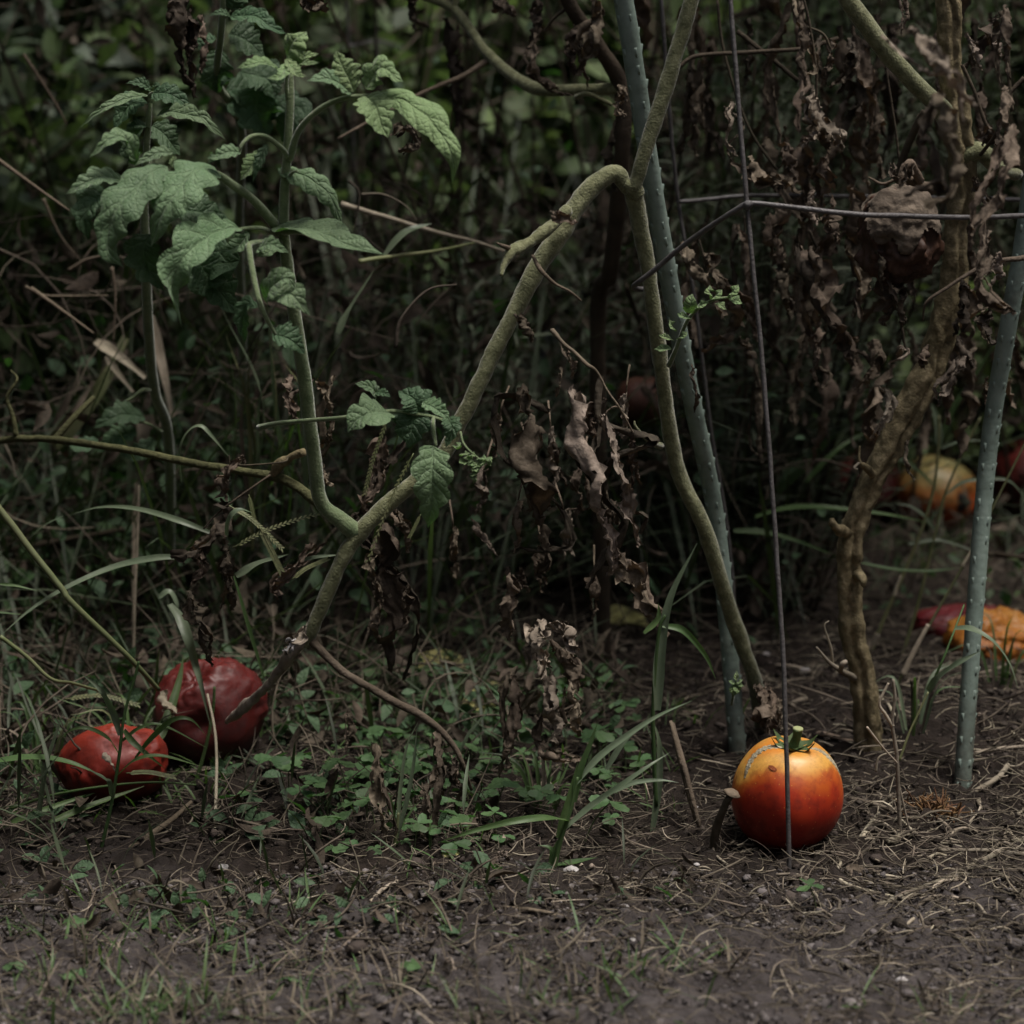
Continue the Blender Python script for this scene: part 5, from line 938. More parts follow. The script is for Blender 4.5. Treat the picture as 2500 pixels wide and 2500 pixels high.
b = qg('7', 205, 915); y0 = float(b[1])
grass_plant('upright grey grass blade at the left end of the wrinkled tomato', b, [('7', [(205, 912, y0), (230, 700, y0), (265, 480, y0), (310, 330, y0), (352, 195, y0)], 50, 'grass_grey')])
b = qg('7', 20, 870); y0 = float(b[1])
grass_plant('dark green grass blades lying along the soil below the wrinkled tomato', b,
    [('7', [(-60, 480, y0), (180, 455, y0 - .005), (380, 480, y0 - .01), (560, 550, y0 - .01)], 60), ('7', [(-20, 860, y0), (150, 780, y0), (400, 690, y0 + .02), (560, 640, y0 + .03)], 40), ('7', [(270, 815, y0 - .02), (480, 730, y0), (640, 670, y0 + .01), (800, 612, y0 + .02)], 44)],
    [('7', [(60, 735, y0), (300, 660, y0), (600, 610, y0), (860, 590, y0), (1090, 605, y0)], 18, 'grass')], [('7', [(360, 130, y0 + .1), (560, 110, y0 + .1), (760, 160, y0 + .1)], 40), ('7', [(700, 540, y0), (820, 535, y0), (960, 560, y0)], 40)])
b = P(380, 1290, 1.75); b[2] = 0; y0 = 1.6
grass_plant('long grey-green grass blades arching over the dark hollow at left', b,
    [('4', [(1180, 1085, 1.52), (980, 1010, 1.52), (760, 950, 1.54), (560, 940, 1.56), (380, 985, 1.58)], 38, 'grass_grey'), ('4', [(350, 990, 1.58), (250, 1040, 1.6), (150, 1120, 1.62)], 20, 'grass_grey'), ('4', [(1020, 1215, 1.48), (860, 1222, 1.48), (640, 1270, 1.48), (400, 1370, 1.47), (180, 1500, 1.46), (0, 1655, 1.45)], 44, 'grass_grey'), ('4', [(0, 1365, 1.5), (100, 1378, 1.5), (210, 1405, 1.5)], 20), ('4', [(-60, 1515, 1.52), (60, 1530, 1.52), (140, 1535, 1.52)], 16),
     ('4', [(1010, 800, 1.56), (1000, 640, 1.55), (1040, 530, 1.545), (1110, 490, 1.54), (1180, 550, 1.54), (1280, 670, 1.545)], 42, 'grass_grey'), ('4', [(1460, 1890, 1.55), (1390, 1660, 1.53), (1330, 1440, 1.52), (1285, 1280, 1.52)], 52), ('4', [(1260, 1100, 1.44), (1280, 1000, 1.43), (1330, 955, 1.43), (1400, 970, 1.435)], 60, 'grass_grey'), ('4', [(1310, 1320, 1.46), (1440, 1250, 1.46), (1600, 1200, 1.46)], 50, 'grass_grey'), ('4', [(1600, 1300, 1.47), (1700, 1230, 1.46), (1900, 1200, 1.46)], 40, 'grass_grey')],
    [('4', [(-40, 900, 1.46), (150, 1150, 1.46), (340, 1390, 1.46), (390, 1460, 1.46), (620, 1680, 1.47), (760, 1820, 1.48), (880, 1950, 1.5)], 44), ('4', [(0, 1655, 1.45), (150, 1770, 1.455), (280, 1890, 1.46), (400, 1915, 1.48), (560, 1960, 1.52)], 26), ('4', [(740, 1900, 1.7), (745, 1500, 1.72), (765, 1050, 1.75), (770, 820, 1.78)], 22, 'straw_dull')],
    [('4', [(1290, 1165, 1.43), (1500, 1060, 1.43), (1780, 970, 1.43)], 42), ('4', [(1440, 1050, 1.43), (1490, 1150, 1.43), (1555, 1285, 1.43)], 52), ('4', [(1270, 930, 1.44), (1400, 1010, 1.44), (1560, 1165, 1.44)], 42), ('4', [(1380, 870, 1.45), (1395, 930, 1.45), (1410, 1000, 1.45)], 34), ('4', [(1620, 1340, 1.45), (1700, 1280, 1.45), (1810, 1230, 1.45)], 40), ('5', [(420, 640, 1.42), (300, 880, 1.42), (170, 1230, 1.42)], 40), ('5', [(280, 440, 1.42), (200, 660, 1.42), (150, 860, 1.42)], 40), ('5', [(460, 980, 1.42), (430, 1040, 1.42), (400, 1100, 1.42)], 30)])
b = qg('8', 315, 965); y0 = float(b[1])
grass_plant('small upright grass tuft rising from the clover patch', b, [('8', [(330, 900, y0), (345, 640, y0), (380, 400, y0), (445, 255, y0)], 26, 'grass_grey'), ('8', [(335, 880, y0), (390, 660, y0), (425, 450, y0), (440, 270, y0)], 30, 'grass_grey'), ('8', [(340, 860, y0), (400, 760, y0), (450, 700, y0)], 18), ('8', [(330, 870, y0), (300, 700, y0), (270, 640, y0)], 16)], [('8', [(312, 965, y0), (325, 860, y0), (335, 760, y0)], 26, 'culm')])
b = qg('8', 1190, 1110); y0 = float(b[1])
grass_plant('broad grass plant with pale dead leaf tips beside the clover', b,
    [('8', [(1285, 805, y0), (1150, 790, y0 - .02), (980, 805, y0 - .03), (810, 845, y0 - .03), (690, 880, y0 - .03), (555, 925, y0 - .02)], 46), ('8', [(1250, 860, y0), (1400, 730, y0), (1570, 610, y0 - .01), (1720, 505, y0 - .01), (1838, 428, y0)], 50, 'grass_grey'), ('8', [(1320, 600, y0), (1450, 450, y0), (1620, 320, y0), (1780, 220, y0), (1960, 140, y0)], 42, 'grass_grey'), ('8', [(1310, 700, y0), (1340, 540, y0), (1400, 380, y0), (1440, 260, y0)], 46),
     ('8', [(1530, 645, y0), (1640, 595, y0), (1780, 580, y0), (1890, 592, y0)], 34, 'grass_grey'), ('8', [(1490, 520, y0 + .05), (1570, 390, y0 + .05), (1660, 290, y0 + .05), (1740, 230, y0 + .05)], 38, 'grass_grey'), ('8', [(1220, 1050, y0), (1330, 1030, y0), (1440, 1008, y0)], 44), ('8', [(1190, 1050, y0), (1180, 960, y0), (1110, 940, y0)], 36), ('8', [(1220, 900, y0), (1260, 760, y0), (1310, 580, y0), (1330, 480, y0)], 44), ('8', [(1180, 1100, y0), (1200, 980, y0), (1240, 880, y0)], 44)],
    [('8', [(1190, 1110, y0), (1230, 930, y0), (1290, 740, y0), (1330, 560, y0)], 34, 'grass')])
b = qg('8', 1740, 890); y0 = float(b[1])
grass_plant('single tall grey grass blade left of the ripe tomato', b, [('8', [(1740, 885, y0), (1780, 600, y0), (1785, 420, y0), (1770, 320, y0), (1730, 215, y0)], 46, 'grass_grey'), ('O', [(1240, 1340, y0), (1245, 1240, y0), (1265, 1130, y0), (1315, 1025, y0)], 24, 'grass_grey'), ('O', [(1250, 1180, y0), (1290, 1190, y0), (1330, 1235, y0), (1350, 1280, y0)], 14, 'grass'), ('5', [(1700, 1640, y0), (1775, 1560, y0), (1780, 1470, y0)], 40, 'grass')],
    [('O', [(1238, 1520, y0), (1232, 1350, y0), (1242, 1200, y0), (1255, 1160, y0)], 9, 'grass')])
b = qg('9', 1400, 100) ; y0 = float(b[1])
grass_plant('pale curved grass blades crossing the foot of the right stake', b, [('6', [(1400, 1960, 1.50), (1460, 1890, 1.49), (1560, 1810, 1.48), (1685, 1738, 1.48)], 62, 'grass_grey'), ('6', [(1550, 1612, 1.5), (1640, 1620, 1.49), (1760, 1690, 1.48), (1850, 1810, 1.48), (1900, 1950, 1.48)], 56, 'grass_grey')],
    [('6', [(1430, 1900, 1.5), (1500, 1740, 1.5), (1600, 1480, 1.52)], 16, 'grass')])
b = qg('6', 1070, 1780); y0 = float(b[1])
grass_plant('tall thin weed grass with nodes between the brown stem and the right stake', b,
    [('6', [(1395, 330, y0), (1430, 400, y0), (1455, 500, y0), (1465, 610, y0)][::-1], 50, 'grass_grey'), ('6', [(1470, 560, y0), (1540, 390, y0), (1640, 240, y0), (1790, -10, y0)], 38), ('6', [(1470, 612, y0), (1560, 580, y0), (1640, 570, y0), (1725, 572, y0)], 18, 'grass_grey'), ('6', [(1290, 1140, y0), (1450, 1125, y0), (1600, 1165, y0), (1740, 1222, y0)], 30, 'grass_grey'), ('6', [(1440, 1065, y0), (1380, 990, y0), (1300, 935, y0), (1200, 920, y0)], 26, 'grass_grey'), ('6', [(1500, 870, y0), (1600, 800, y0), (1750, 780, y0), (1860, 800, y0), (1960, 920, y0)], 24, 'grass_grey')],
    [('6', [(1070, 1780, y0), (1130, 1620, y0), (1210, 1430, y0), (1330, 1150, y0), (1420, 880, y0), (1455, 640, y0), (1460, 430, y0)], 24), ('6', [(1255, 1770, y0), (1350, 1450, y0), (1440, 1080, y0), (1500, 850, y0), (1600, 620, y0), (1690, 440, y0)], 20), ('6', [(1210, 1430, y0), (1250, 1320, y0)], 26, 'straw'), ('6', [(1120, 1640, y0), (1080, 1740, y0)], 34, 'straw')])
b = qg('9', 1250, 120); y0 = float(b[1])
grass_plant('thin straw-coloured grass culm leaning across the right stake', b, [], [('6', [(1230, 1932, y0), (1280, 1820, y0), (1460, 1500, y0), (1640, 1180, y0), (1780, 900, y0), (1960, 540, y0)], 18), ('6', [(1260, 1870, y0 - .005), (1330, 1720, y0 - .005), (1400, 1590, y0 - .005)], 34, 'straw'), ('6', [(1590, 1270, y0 - .005), (1640, 1180, y0 - .005)], 22, 'straw')])
b = P(2300, 1380, 1.95); b[2] = 0
grass_plant('green grass blades arching low behind the brown stem', b, [('6', [(440, 995, 1.88), (600, 950, 1.87), (780, 940, 1.86), (960, 955, 1.86), (1200, 985, 1.87), (1400, 1025, 1.9)], 48), ('6', [(320, 1070, 1.85), (480, 1080, 1.85), (660, 1125, 1.86), (880, 1205, 1.88)], 46), ('6', [(1030, 1250, 1.85), (1200, 1285, 1.85), (1400, 1295, 1.85), (1580, 1275, 1.86)], 34), ('6', [(560, 850, 2.05), (760, 650, 2.05), (940, 480, 2.06), (1110, 350, 2.08)], 86), ('6', [(720, 800, 2.0), (900, 620, 2.0), (1090, 500, 2.02)], 40), ('6', [(1090, 640, 2.1), (1300, 700, 2.1), (1500, 900, 2.1)], 40)])
b = qg('9', 1245, 890); y0 = float(b[1])
grass_plant('forked dry pale weed stalk standing right of the ripe tomato', b, [], [('9', [(1245, 890, y0), (1235, 640, y0), (1225, 440, y0), (1200, 260, y0), (1215, 120, y0), (1205, 20, y0)], 26, 'straw'), ('9', [(1205, 280, y0), (1160, 210, y0), (1130, 150, y0), (1180, 40, y0)], 22, 'straw'), ('9', [(1240, 470, y0), (1290, 330, y0), (1340, 220, y0), (1400, 90, y0)], 16, 'culm'), ('9', [(1060, 285, y0 - .02), (1150, 400, y0 - .01), (1235, 490, y0)], 14, 'straw'), ('9', [(1110, 530, y0), (1130, 450, y0), (1220, 420, y0), (1255, 410, y0)], 14, 'straw'), ('9', [(1235, 600, y0), (1260, 700, y0), (1300, 880, y0)], 16, 'straw')], name='weed_stalk', cat='weed', mats=('straw', 'straw'))
b = qg('9', 130, 840); y0 = float(b[1])
single('twig', tube([b, *q('9', [(70, 640, y0), (20, 440, y0), (-30, 250, y0 + .01)])], [.0024, .002, .0018, .0012], 8, 24, .15), MT['stem_dry'], 'thin brown twig stuck upright in soil left of the ripe tomato', 'twig')
b = qg('7', 660, 985); y0 = float(b[1])
single('twig', tube([b, *q('7', [(850, 870, y0 + .02), (960, 790, y0 + .03), (1060, 700, y0 + .05)])], [.0012, .0022, .0018, .0014], 8, 24, .2), MT['stem_dry'], 'grey dry stick lying low before the wrinkled tomatoes', 'twig')
single('twig', tube(q('O', [(1268, 1365, 1.5), (1290, 1440, 1.46), (1320, 1560, 1.44)]), [.0018, .002, .0016], 8, 20, .2), MT['stem_dry'], 'thin bent brown twig standing between grass blade and ripe tomato', 'twig')

for k, (x, y, lab) in enumerate([(330, 1905, 'loose fan of thin grass blades right in front of the wrinkled tomatoes'), (470, 1850, 'grass tuft between the large dark red tomato and the clover'), (110, 1900, 'thin grass tuft left of the small wrinkled tomato'), (600, 1800, 'thin grass tuft under the dry tip of the broken arm'), (1330, 1990, 'thin grass tuft behind the broad grass plant'), (2230, 1800, 'sparse grass tuft between brown stem and right stake'), (2440, 1690, 'sparse grass tuft behind the right stake')]):
    g = G(x, y); t = thing('grass_tuft', lab, 'grass', g, 'thin grass tufts')
    for j in range(11):
        a = random.uniform(0, 2 * PI); l = random.uniform(.03, .085); d = np.array([math.cos(a), math.sin(a) * .6, 0])
        p0 = g + d * .006 - [0, 0, .003]; obj('blade', blade([p0, p0 + d * l * .25 + [0, 0, l * .7], p0 + d * l * .75 + [0, 0, l * random.uniform(.45, 1)]], random.uniform(.0016, .0034), seed=sd_(), n=12), MT[random.choice(['grass', 'grass', 'grass_grey', 'culm', 'straw_dull'])], t)

# mushroom leaning beside the ripe tomato
b = qg('9', 200, 965); y0 = float(b[1]) ; tp = P(1650 + 300 * .44, 1650 + 665 * .44, y0 - .028)
mu = thing('mushroom', 'small brown mushroom leaning against the left side of the ripe tomato', 'mushroom', b)
obj('stem', tube([b - [0, 0, .004], b + (tp - b) * .5 + [-.002, 0, 0], tp], [.0034, .003, .0026], 10, 20, .2, 200), MT['stem_dry'], mu)
cs, cf = sphere(24, 12); cv = cs * np.array([.0062, .0058, .0036]); cv[:, 2] = np.where(cv[:, 2] < 0, cv[:, 2] * .3, cv[:, 2]); cv = cv * (1 + .12 * vn(cs * 2, 3))[:, None]
obj('cap', ((cv @ rotm('Y', .35).T) + tp + [0.001, 0, .001], cf, None), MT['mushroom'], mu)

# rusty tuft of rootlets
b = qg('9', 1430, 800); sh = []
tf = thing('rootlet_tuft', 'rusty brown tuft of rootlets on the soil near the right stake', 'roots', b)
n = 110; a = rng.uniform(0, 2 * PI, n); el = rng.uniform(.1, 1.3, n); D = np.c_[np.cos(a) * np.cos(el), np.sin(a) * np.cos(el), np.sin(el)]
C = b + np.c_[rng.normal(0, .008, n), rng.normal(0, .006, n), rng.uniform(.002, .008, n)] + D * .006
obj('rootlets', bulk_straws(C, D, rng.uniform(.008, .022, n), rng.normal(0, .12, (n, 2)), rng.uniform(.0006, .001, n)), MT['root'], tf, kind='stuff')

# ------------------------------------------------------------------ clover (oxalis) patch
def heart(L=.0118, W=.0126):
    n, m_ = 8, 6; V = []
    for i in range(n + 1):
        s = i / n
        for j in range(m_ + 1):
            u = -1 + 2 * j / m_; hw = W / 2 * (math.sin(PI * min(1, s * .62 + .02)) ** .8)
            x = u * hw; notch = .26 * max(0, 1 - abs(u) * 1.7) + .16 * abs(u) ** 3
            V.append((x, L * s * (1 - notch * s * s), .22 * abs(x) - .12 * L * s * s + .0003 * math.sin(i * 2 + j)))
    return np.array(V), grid_faces(n, m_)
HV, HF = heart()
HM = [mesh('leaflet', HV * k, HF, MT['clover']) for k in (.85, 1.0, 1.12)]
def make_clover(hm, h, lean, seed):
    r = random.Random(seed); t = thing('clover', '', 'clover')
    top = Vector((lean * math.cos(seed), lean * math.sin(seed), h))
    obj('stalk', tube([(0, 0, -.003), (top.x * .3, top.y * .3, h * .55), tuple(top)], [.0006, .00055, .0005], 5, 10), MT['clover_stalk'], t)
    for k in range(3):
        o = bpy.data.objects.new('leaflet', hm); COL.objects.link(o); o.parent = t; o.location = top
        o.rotation_euler = Matrix.Rotation(seed + k * 2 * PI / 3 + r.uniform(-.1, .1), 3, 'Z').to_quaternion().to_matrix().to_euler(); o.rotation_euler.x += r.uniform(-.35, .25); o.rotation_euler.y += r.uniform(-.25, .25)
    return t
CLG = 'clover sprigs in the patch'
protos = [make_clover(HM[k % 3], h, l, k * 1.7) for k, (h, l) in enumerate([(.018, .004), (.026, .006), (.034, .010), (.012, .003), (.022, .008)])]
cl_spots = [('O', 813, 1310, 1.55, 'large fresh clover leaf standing highest in the middle of the patch'), ('O', 1123, 1285, 1.1, 'lone clover leaf right of the hanging pale withered leaf'), ('O', 805, 1125, 1.35, 'clover leaf highest up, beside the dark withered leaf'), ('O', 1158, 1462, 1.0, 'bright yellow-green clover leaf by the arching grass blade'), ('O', 1196, 1440, 1.0, 'clover leaf behind the bright yellow-green one'), ('O', 920, 1310, 1.05, 'clover leaf in front of the yellowed fallen leaf'),
            ('O', 1545, 1672, .8, 'tiny clover seedling alone on bare soil below the wire'), ('O', 1140, 1385, 1.2, 'round clover leaf under the long grass blade'), ('O', 912, 1448, 1.1, 'clover leaf low between two withered strips'), ('O', 435, 1502, 1.15, 'clover leaf nearest the bare soil below the wrinkled tomatoes'), ('O', 512, 1432, 1.0, 'clover leaf right of the dry tip of the broken arm'), ('O', 475, 1362, 1.0, 'clover leaf just below the dry tip of the broken arm'), ('O', 436, 1372, .9, 'clover leaf against the large dark red tomato'), ('O', 600, 1340, 1.2, 'clover leaf at the left edge of the patch under the broken arm'), ('O', 545, 1365, .8, 'small clover leaf beside the dry tip')]
def put_clover(p0, sc, rz, label, group, k):
    o = copy_tree(protos[k % 5]); o.location = p0; o.rotation_euler = (random.uniform(-.15, .05) + .12, random.uniform(-.2, .2), rz); o.scale = (sc, sc, sc); o['label'] = label
    if group: o['group'] = group
for k, (t_, x, y, s_, lab) in enumerate(cl_spots):
    hh = [.018, .026, .034, .012, .022][k % 5] * s_
    px_, py_ = x * 1.294, y * 1.294
    Y = GY(px_, py_)
    for _ in range(4): pz = P(px_, py_, Y); Y -= (ground_z(pz[0], pz[1]) + hh - pz[2]) * 3.2
    pz = P(px_, py_, Y); put_clover((pz[0], pz[1], float(ground_z(pz[0], pz[1]))), s_, random.uniform(0, 6), lab, CLG, k)
made = 0
while made < 230:
    px_, py_ = random.triangular(480, 1700, 900), random.uniform(1440, 2140)
    d = abs((px_ - 1050) / 610) ** 2 + abs((py_ - 1840) / 300) ** 2
    if d > 1 or random.random() < d * .5: continue
    g = G(px_, py_); where = ('under the broken arm tip' if px_ < 820 else 'around the upright grass tuft' if px_ < 1060 else 'below the hanging pale withered leaf' if px_ < 1330 else 'around the broad grass plant')
    rowl = 'far back in the litter' if py_ < 1650 else 'in the thick of the patch' if py_ < 1900 else 'at the front edge'
    put_clover(tuple(g), random.uniform(.6, 1.15), random.uniform(0, 6), 'clover sprig %s, %s' % (where, rowl), 'small clover sprigs ' + where, random.randrange(5)); made += 1
for k, (x, y, wh) in enumerate([(190, 2290, 'left of the dead stalk'), (365, 2285, 'in the densest grass'), (555, 2335, 'at its right end'), (30, 2385, 'by the left edge'), (170, 2415, 'nearest the lower left corner'), (710, 2420, 'beside a pale stone'), (1010, 2400, 'right of the brown leaf scrap')]):
    put_clover(tuple(G(x, y)), random.uniform(.7, 1.0), random.uniform(0, 6), 'small clover in the thin lawn grass, ' + wh, 'clovers in the lawn', 3)
for p in protos:
    for ch in list(p.children): bpy.data.objects.remove(ch)
    bpy.data.objects.remove(p)
# creeping weeds in the patch that read as one mass
cl2 = [(*G(random.gauss(1080, 280), random.gauss(1800, 140))[:2], random.uniform(.4, 1)) for _ in range(60)] + [(*G(random.uniform(0, 620), random.uniform(1600, 1990))[:2], random.uniform(.4, 1)) for _ in range(44)] + [(*G(random.uniform(2200, 2500), random.uniform(1180, 1420))[:2], random.uniform(.5, 1)) for _ in range(18)] + [(*G(x, y)[:2], .5) for x, y in [(415, 1930), (400, 1950), (440, 1940)]]
grass_stuff('patch_grass', cl2, MT['grass'], 'fine short grass seedlings growing through the clover patch', per=9, hl=(.015, .045), spread=.02, wd=.002)

# ------------------------------------------------------------------ fallen leaves, straws, pebbles
for t_, pts, w, m_, lab in [('5', [(1480, 1570), (1560, 1530), (1650, 1560), (1725, 1610)], 150, 'yellow_leaf', 'round yellow fallen leaf with dark spots below the withered strips'), ('5', [(460, 1850), (540, 1770), (630, 1770), (720, 1830)], 150, 'yellow_leaf', 'pale yellow-green fallen leaf with one dark line, behind the clover'),
                            ('8', [(740, 190), (800, 120), (860, 60), (920, 20)], 160, 'yellow_leaf', 'ochre fallen leaf behind the clover, left of the hanging strips'), ('8', [(580, 960), (620, 960), (680, 960)], 80, 'yellow_leaf', 'small torn yellow leaf on soil under the long grass blade'), ('8', [(700, 1010), (740, 1040), (790, 1090)], 80, 'leaf_back', 'small dull green fallen leaf beside the dark withered one')]:
    W = []
    for k, p in enumerate(pts):
        g = qg(t_, p[0], p[1] + 25); W.append(P(TILE[t_][0] + p[0] * .44, TILE[t_][1] + p[1] * .44, g[1] - .004))
    single('fallen_leaf', leaf(np.array(W) - [0, .02, -.004], wm(t_, w, W[0][1]) * 1.2, np.array([.1, -.5, .85]), seed=sd_(), teeth=2, tooth=.08, quilt=.02, blunt=.65, droop=.15), MT[m_], lab, 'leaf')
def straw(px0, py0, px1, py1, wpx, m, label, group, bow=0.0, up=.004):
    a, bq = G(px0, py0), G(px1, py1); mid = (a + bq) / 2 + np.array([bow * (bq - a)[1], -bow * (bq - a)[0], .002]); W = np.array([a, mid, bq]); W[:, 2] += up
    single('dry_straw', tube(W, [mpx(wpx, p[1]) / 2 for p in W], 6, 16, .15, 200, sd_()), MT[m], label, 'straw', group, origin=a)
SG = 'dry straws lying on the soil'
for k, s_ in enumerate([(2090, 2245, 2500, 2062, 15, 'straw', 'long reddish straw running from mid soil up to the right edge', .04), (2350, 2100, 2510, 2190, 12, 'straw', 'pale straw crossing under the long reddish one at right', .03), (2290, 2090, 2510, 2100, 12, 'straw', 'grey straw lying level at the right edge', .02), (2080, 2090, 2145, 1998, 9, 'straw', 'pale straight straw leaning right of the ripe tomato', 0), (2030, 2145, 2180, 2205, 10, 'straw', 'kinked pale straw below the tiny clover seedling', .2), (1895, 2150, 1975, 2158, 8, 'straw', 'short pale straw lying at the foot of the wire', .03),
                         (1770, 2240, 1838, 2280, 8, 'straw', 'bent grey straw with a knobbed end on bare soil', .15), (1770, 2105, 1850, 2085, 8, 'straw', 'curved pale straw in front of the ripe tomato', .15), (2165, 2070, 2235, 2050, 16, 'straw', 'short thick dry stalk piece right of the tomato', 0), (2070, 1960, 2190, 1995, 12, 'straw_dull', 'brown dry stalk touching the right side of the tomato', .08), (1985, 1800, 2080, 1825, 15, 'stem_dry', 'dark stick lying behind the ripe tomato', .05), (1925, 1735, 1990, 1715, 16, 'straw', 'white broken stalk piece behind the ripe tomato', 0),
                         (900, 2220, 970, 2165, 10, 'straw', 'pale straw slanting on soil below the left withered strip', 0), (1230, 2230, 1380, 2255, 11, 'stem_dry', 'brown twig lying level on soil below the grass plant', .03), (955, 2200, 975, 2245, 8, 'straw', 'small hooked straw on soil below the left withered strip', .25), (1740, 2085, 1780, 2130, 8, 'straw', 'short straw left of the wire foot', .1), (2200, 2210, 2260, 2200, 9, 'straw', 'short straw below the long reddish one', .1), (2370, 1950, 2460, 1880, 14, 'straw', 'blurred pale straw beside the right stake foot', .1), (2380, 1850, 2500, 1835, 10, 'straw', 'thin pale straw behind the right stake foot', .05)]):
    straw(s_[0], s_[1], s_[2], s_[3], s_[4], s_[5], s_[6], SG, s_[7])
for k in range(120):
    x, y = random.uniform(1900, 2520), random.uniform(1960, 2300); l = random.uniform(25, 130); a = random.gauss(0, .9)
    if (x - 1925) ** 2 + (y - 1935) ** 2 < 200 ** 2: continue
    straw(x, y, x + l * math.cos(a), y - l * math.sin(a) * .45, random.uniform(5, 10), random.choice(['straw', 'straw_dull', 'straw_dull']), 'thin dry straw bit in the litter right of the ripe tomato', 'straw bits right of the tomato', random.gauss(0, .12))
for k in range(70):
    x, y = random.uniform(1350, 2500), random.uniform(1480, 1860); l = random.uniform(40, 170); a = random.gauss(0, .8)
    straw(x, y, x + l * math.cos(a), y - l * math.sin(a) * .4, random.uniform(4, 8), random.choice(['straw_dull', 'straw_dull', 'straw']), 'thin dry stalk in the shaded litter behind the tomato', 'stalks in the shaded litter', random.gauss(0, .15))
pv, pf = sphere(12, 8)
for k, (x, y, s_, lab) in enumerate([(1395, 2145, 38, 'pale grey pebble in front of the broad grass plant'), (545, 2135, 30, 'pale crumbly stone on soil below the left clover'), (615, 2050, 28, 'light stone at the clover patch edge, left'), (1700, 1985, 14, 'tiny white pebble left of the mushroom'), (2250, 2275, 14, 'tiny white pebble on bare sandy soil at right'), (1525, 2230, 24, 'bluish pebble on the sandy soil below the grass plant'), (1700, 2125, 16, 'small buff pebble left of the wire foot'), (1545, 2310, 16, 'white pebble on sandy soil, lower middle'), (1965, 1655, 30, 'white crumb lying between the two stems'), (1870, 1610, 20, 'small white crumb beside the wire, in shade'), (2200, 2415, 34, 'flat pinkish stone on the sandy soil, lower right'), (720, 2400, 20, 'pale stone hidden in the lawn grass')]):
    g = G(x, y); r = mpx(s_, g[1]) / 2; V = pv * np.array([1, .8, .7]) * r * (1 + .28 * vn(pv * 1.8, 40 + k))[:, None]
    single('pebble', (V + g + [0, 0, r * .45 + .003], pf, None), MT['pebble'], lab, 'pebble', 'pale pebbles on the soil', smooth=k % 2 == 0)
# dead leaf scraps on the ground
for k, (x, y, w) in enumerate([(1450, 1990, 26), (1560, 1900, 30), (1500, 1740, 40), (1610, 1700, 44), (1560, 2170, 30), (1430, 2150, 28), (2110, 2140, 60), (2130, 2010, 40), (1110, 2390, 40), (820, 1700, 30), (1250, 2120, 40), (1210, 2080, 36), (1975, 2095, 30), (1900, 2000, 20), (2380, 1770, 30), (2440, 1680, 34)]):
    g = G(x, y); l = mpx(w, g[1]) * 1.2; a = random.uniform(0, 6)
    single('leaf_scrap', dead_leaf([g + [0, 0, .004], g + [l * .5 * math.cos(a), l * .5 * math.sin(a), .008], g + [l * math.cos(a), l * math.sin(a), .005]], l * .55, up=(0, 0, 1), seed=sd_(), n=16, na=8), MT['dead_pale' if k % 3 else 'dead'], 'curled scrap of withered leaf lying on the soil', 'leaf', 'withered leaf scraps on the soil', origin=g)

# pale dry corn-like blades at left
b = P(500, 1290, 1.98); b[2] = 0
dg = thing('dry_grass_clump', 'clump of pale dead broad grass blades in the dark at left', 'dry grass', b)
for pts, w, m_ in [([(530, 20, 1.88), (650, 90, 1.87), (810, 220, 1.86)], 66, 'straw'), ([(590, 100, 1.86), (650, 190, 1.86), (740, 300, 1.86)], 40, 'straw'), ([(840, -120, 1.9), (880, 80, 1.89), (920, 250, 1.88), (960, 440, 1.88)], 66, 'straw'), ([(800, 430, 1.9), (790, 560, 1.9), (770, 800, 1.92)], 76, 'straw'), ([(300, 600, 1.95), (400, 460, 1.95), (560, 260, 1.96), (700, 0, 1.98)], 120, 'culm'), ([(320, 560, 1.94), (420, 400, 1.94), (520, 240, 1.95)], 50, 'straw_dull'), ([(360, 520, 1.97), (520, 300, 1.97), (620, 60, 1.98)], 60, 'straw_dull'), ([(760, 800, 1.92), (750, 1100, 1.9), (740, 1700, 1.82)], 40, 'straw_dull'), ([(300, 480, 1.95), (380, 330, 1.95), (450, 180, 1.95)], 40, 'straw_dull')]:
    W = q('4', pts); obj('blade', blade(W, wm('4', w, W[0][1]), seed=sd_(), up=(.3, -1, .3), tipw=.4), MT[m_], dg)
for pts, w in [([(-20, 880, 1.75), (90, 960, 1.75), (230, 1060, 1.75), (385, 1170, 1.75)], 34), ([(380, 1500, 1.8), (480, 1440, 1.8), (610, 1410, 1.8)], 34), ([(140, 1590, 1.78), (260, 1640, 1.78), (600, 1640, 1.79)], 26), ([(170, 1600, 1.76), (340, 1720, 1.76), (520, 1850, 1.76)], 34), ([(620, 1480, 1.82), (640, 1640, 1.82), (630, 1900, 1.82)], 26), ([(130, 300, 1.9), (300, 560, 1.9), (370, 690, 1.9)], 26), ([(240, 1100, 1.85), (330, 1300, 1.85), (460, 1460, 1.85)], 26)]:
    W = q('1', pts); obj('stalk', tube(W, [wm('1', w, W[0][1]) / 2 * f for f in np.linspace(.8, .3, len(W))], 7, 20, .15), MT['stem_dry'], dg)
b = P(1150, 1290, 1.95); b[2] = 0
dg = thing('dry_grass_clump', 'thin yellowing grass stems crossing behind the middle leaves', 'dry grass', b)
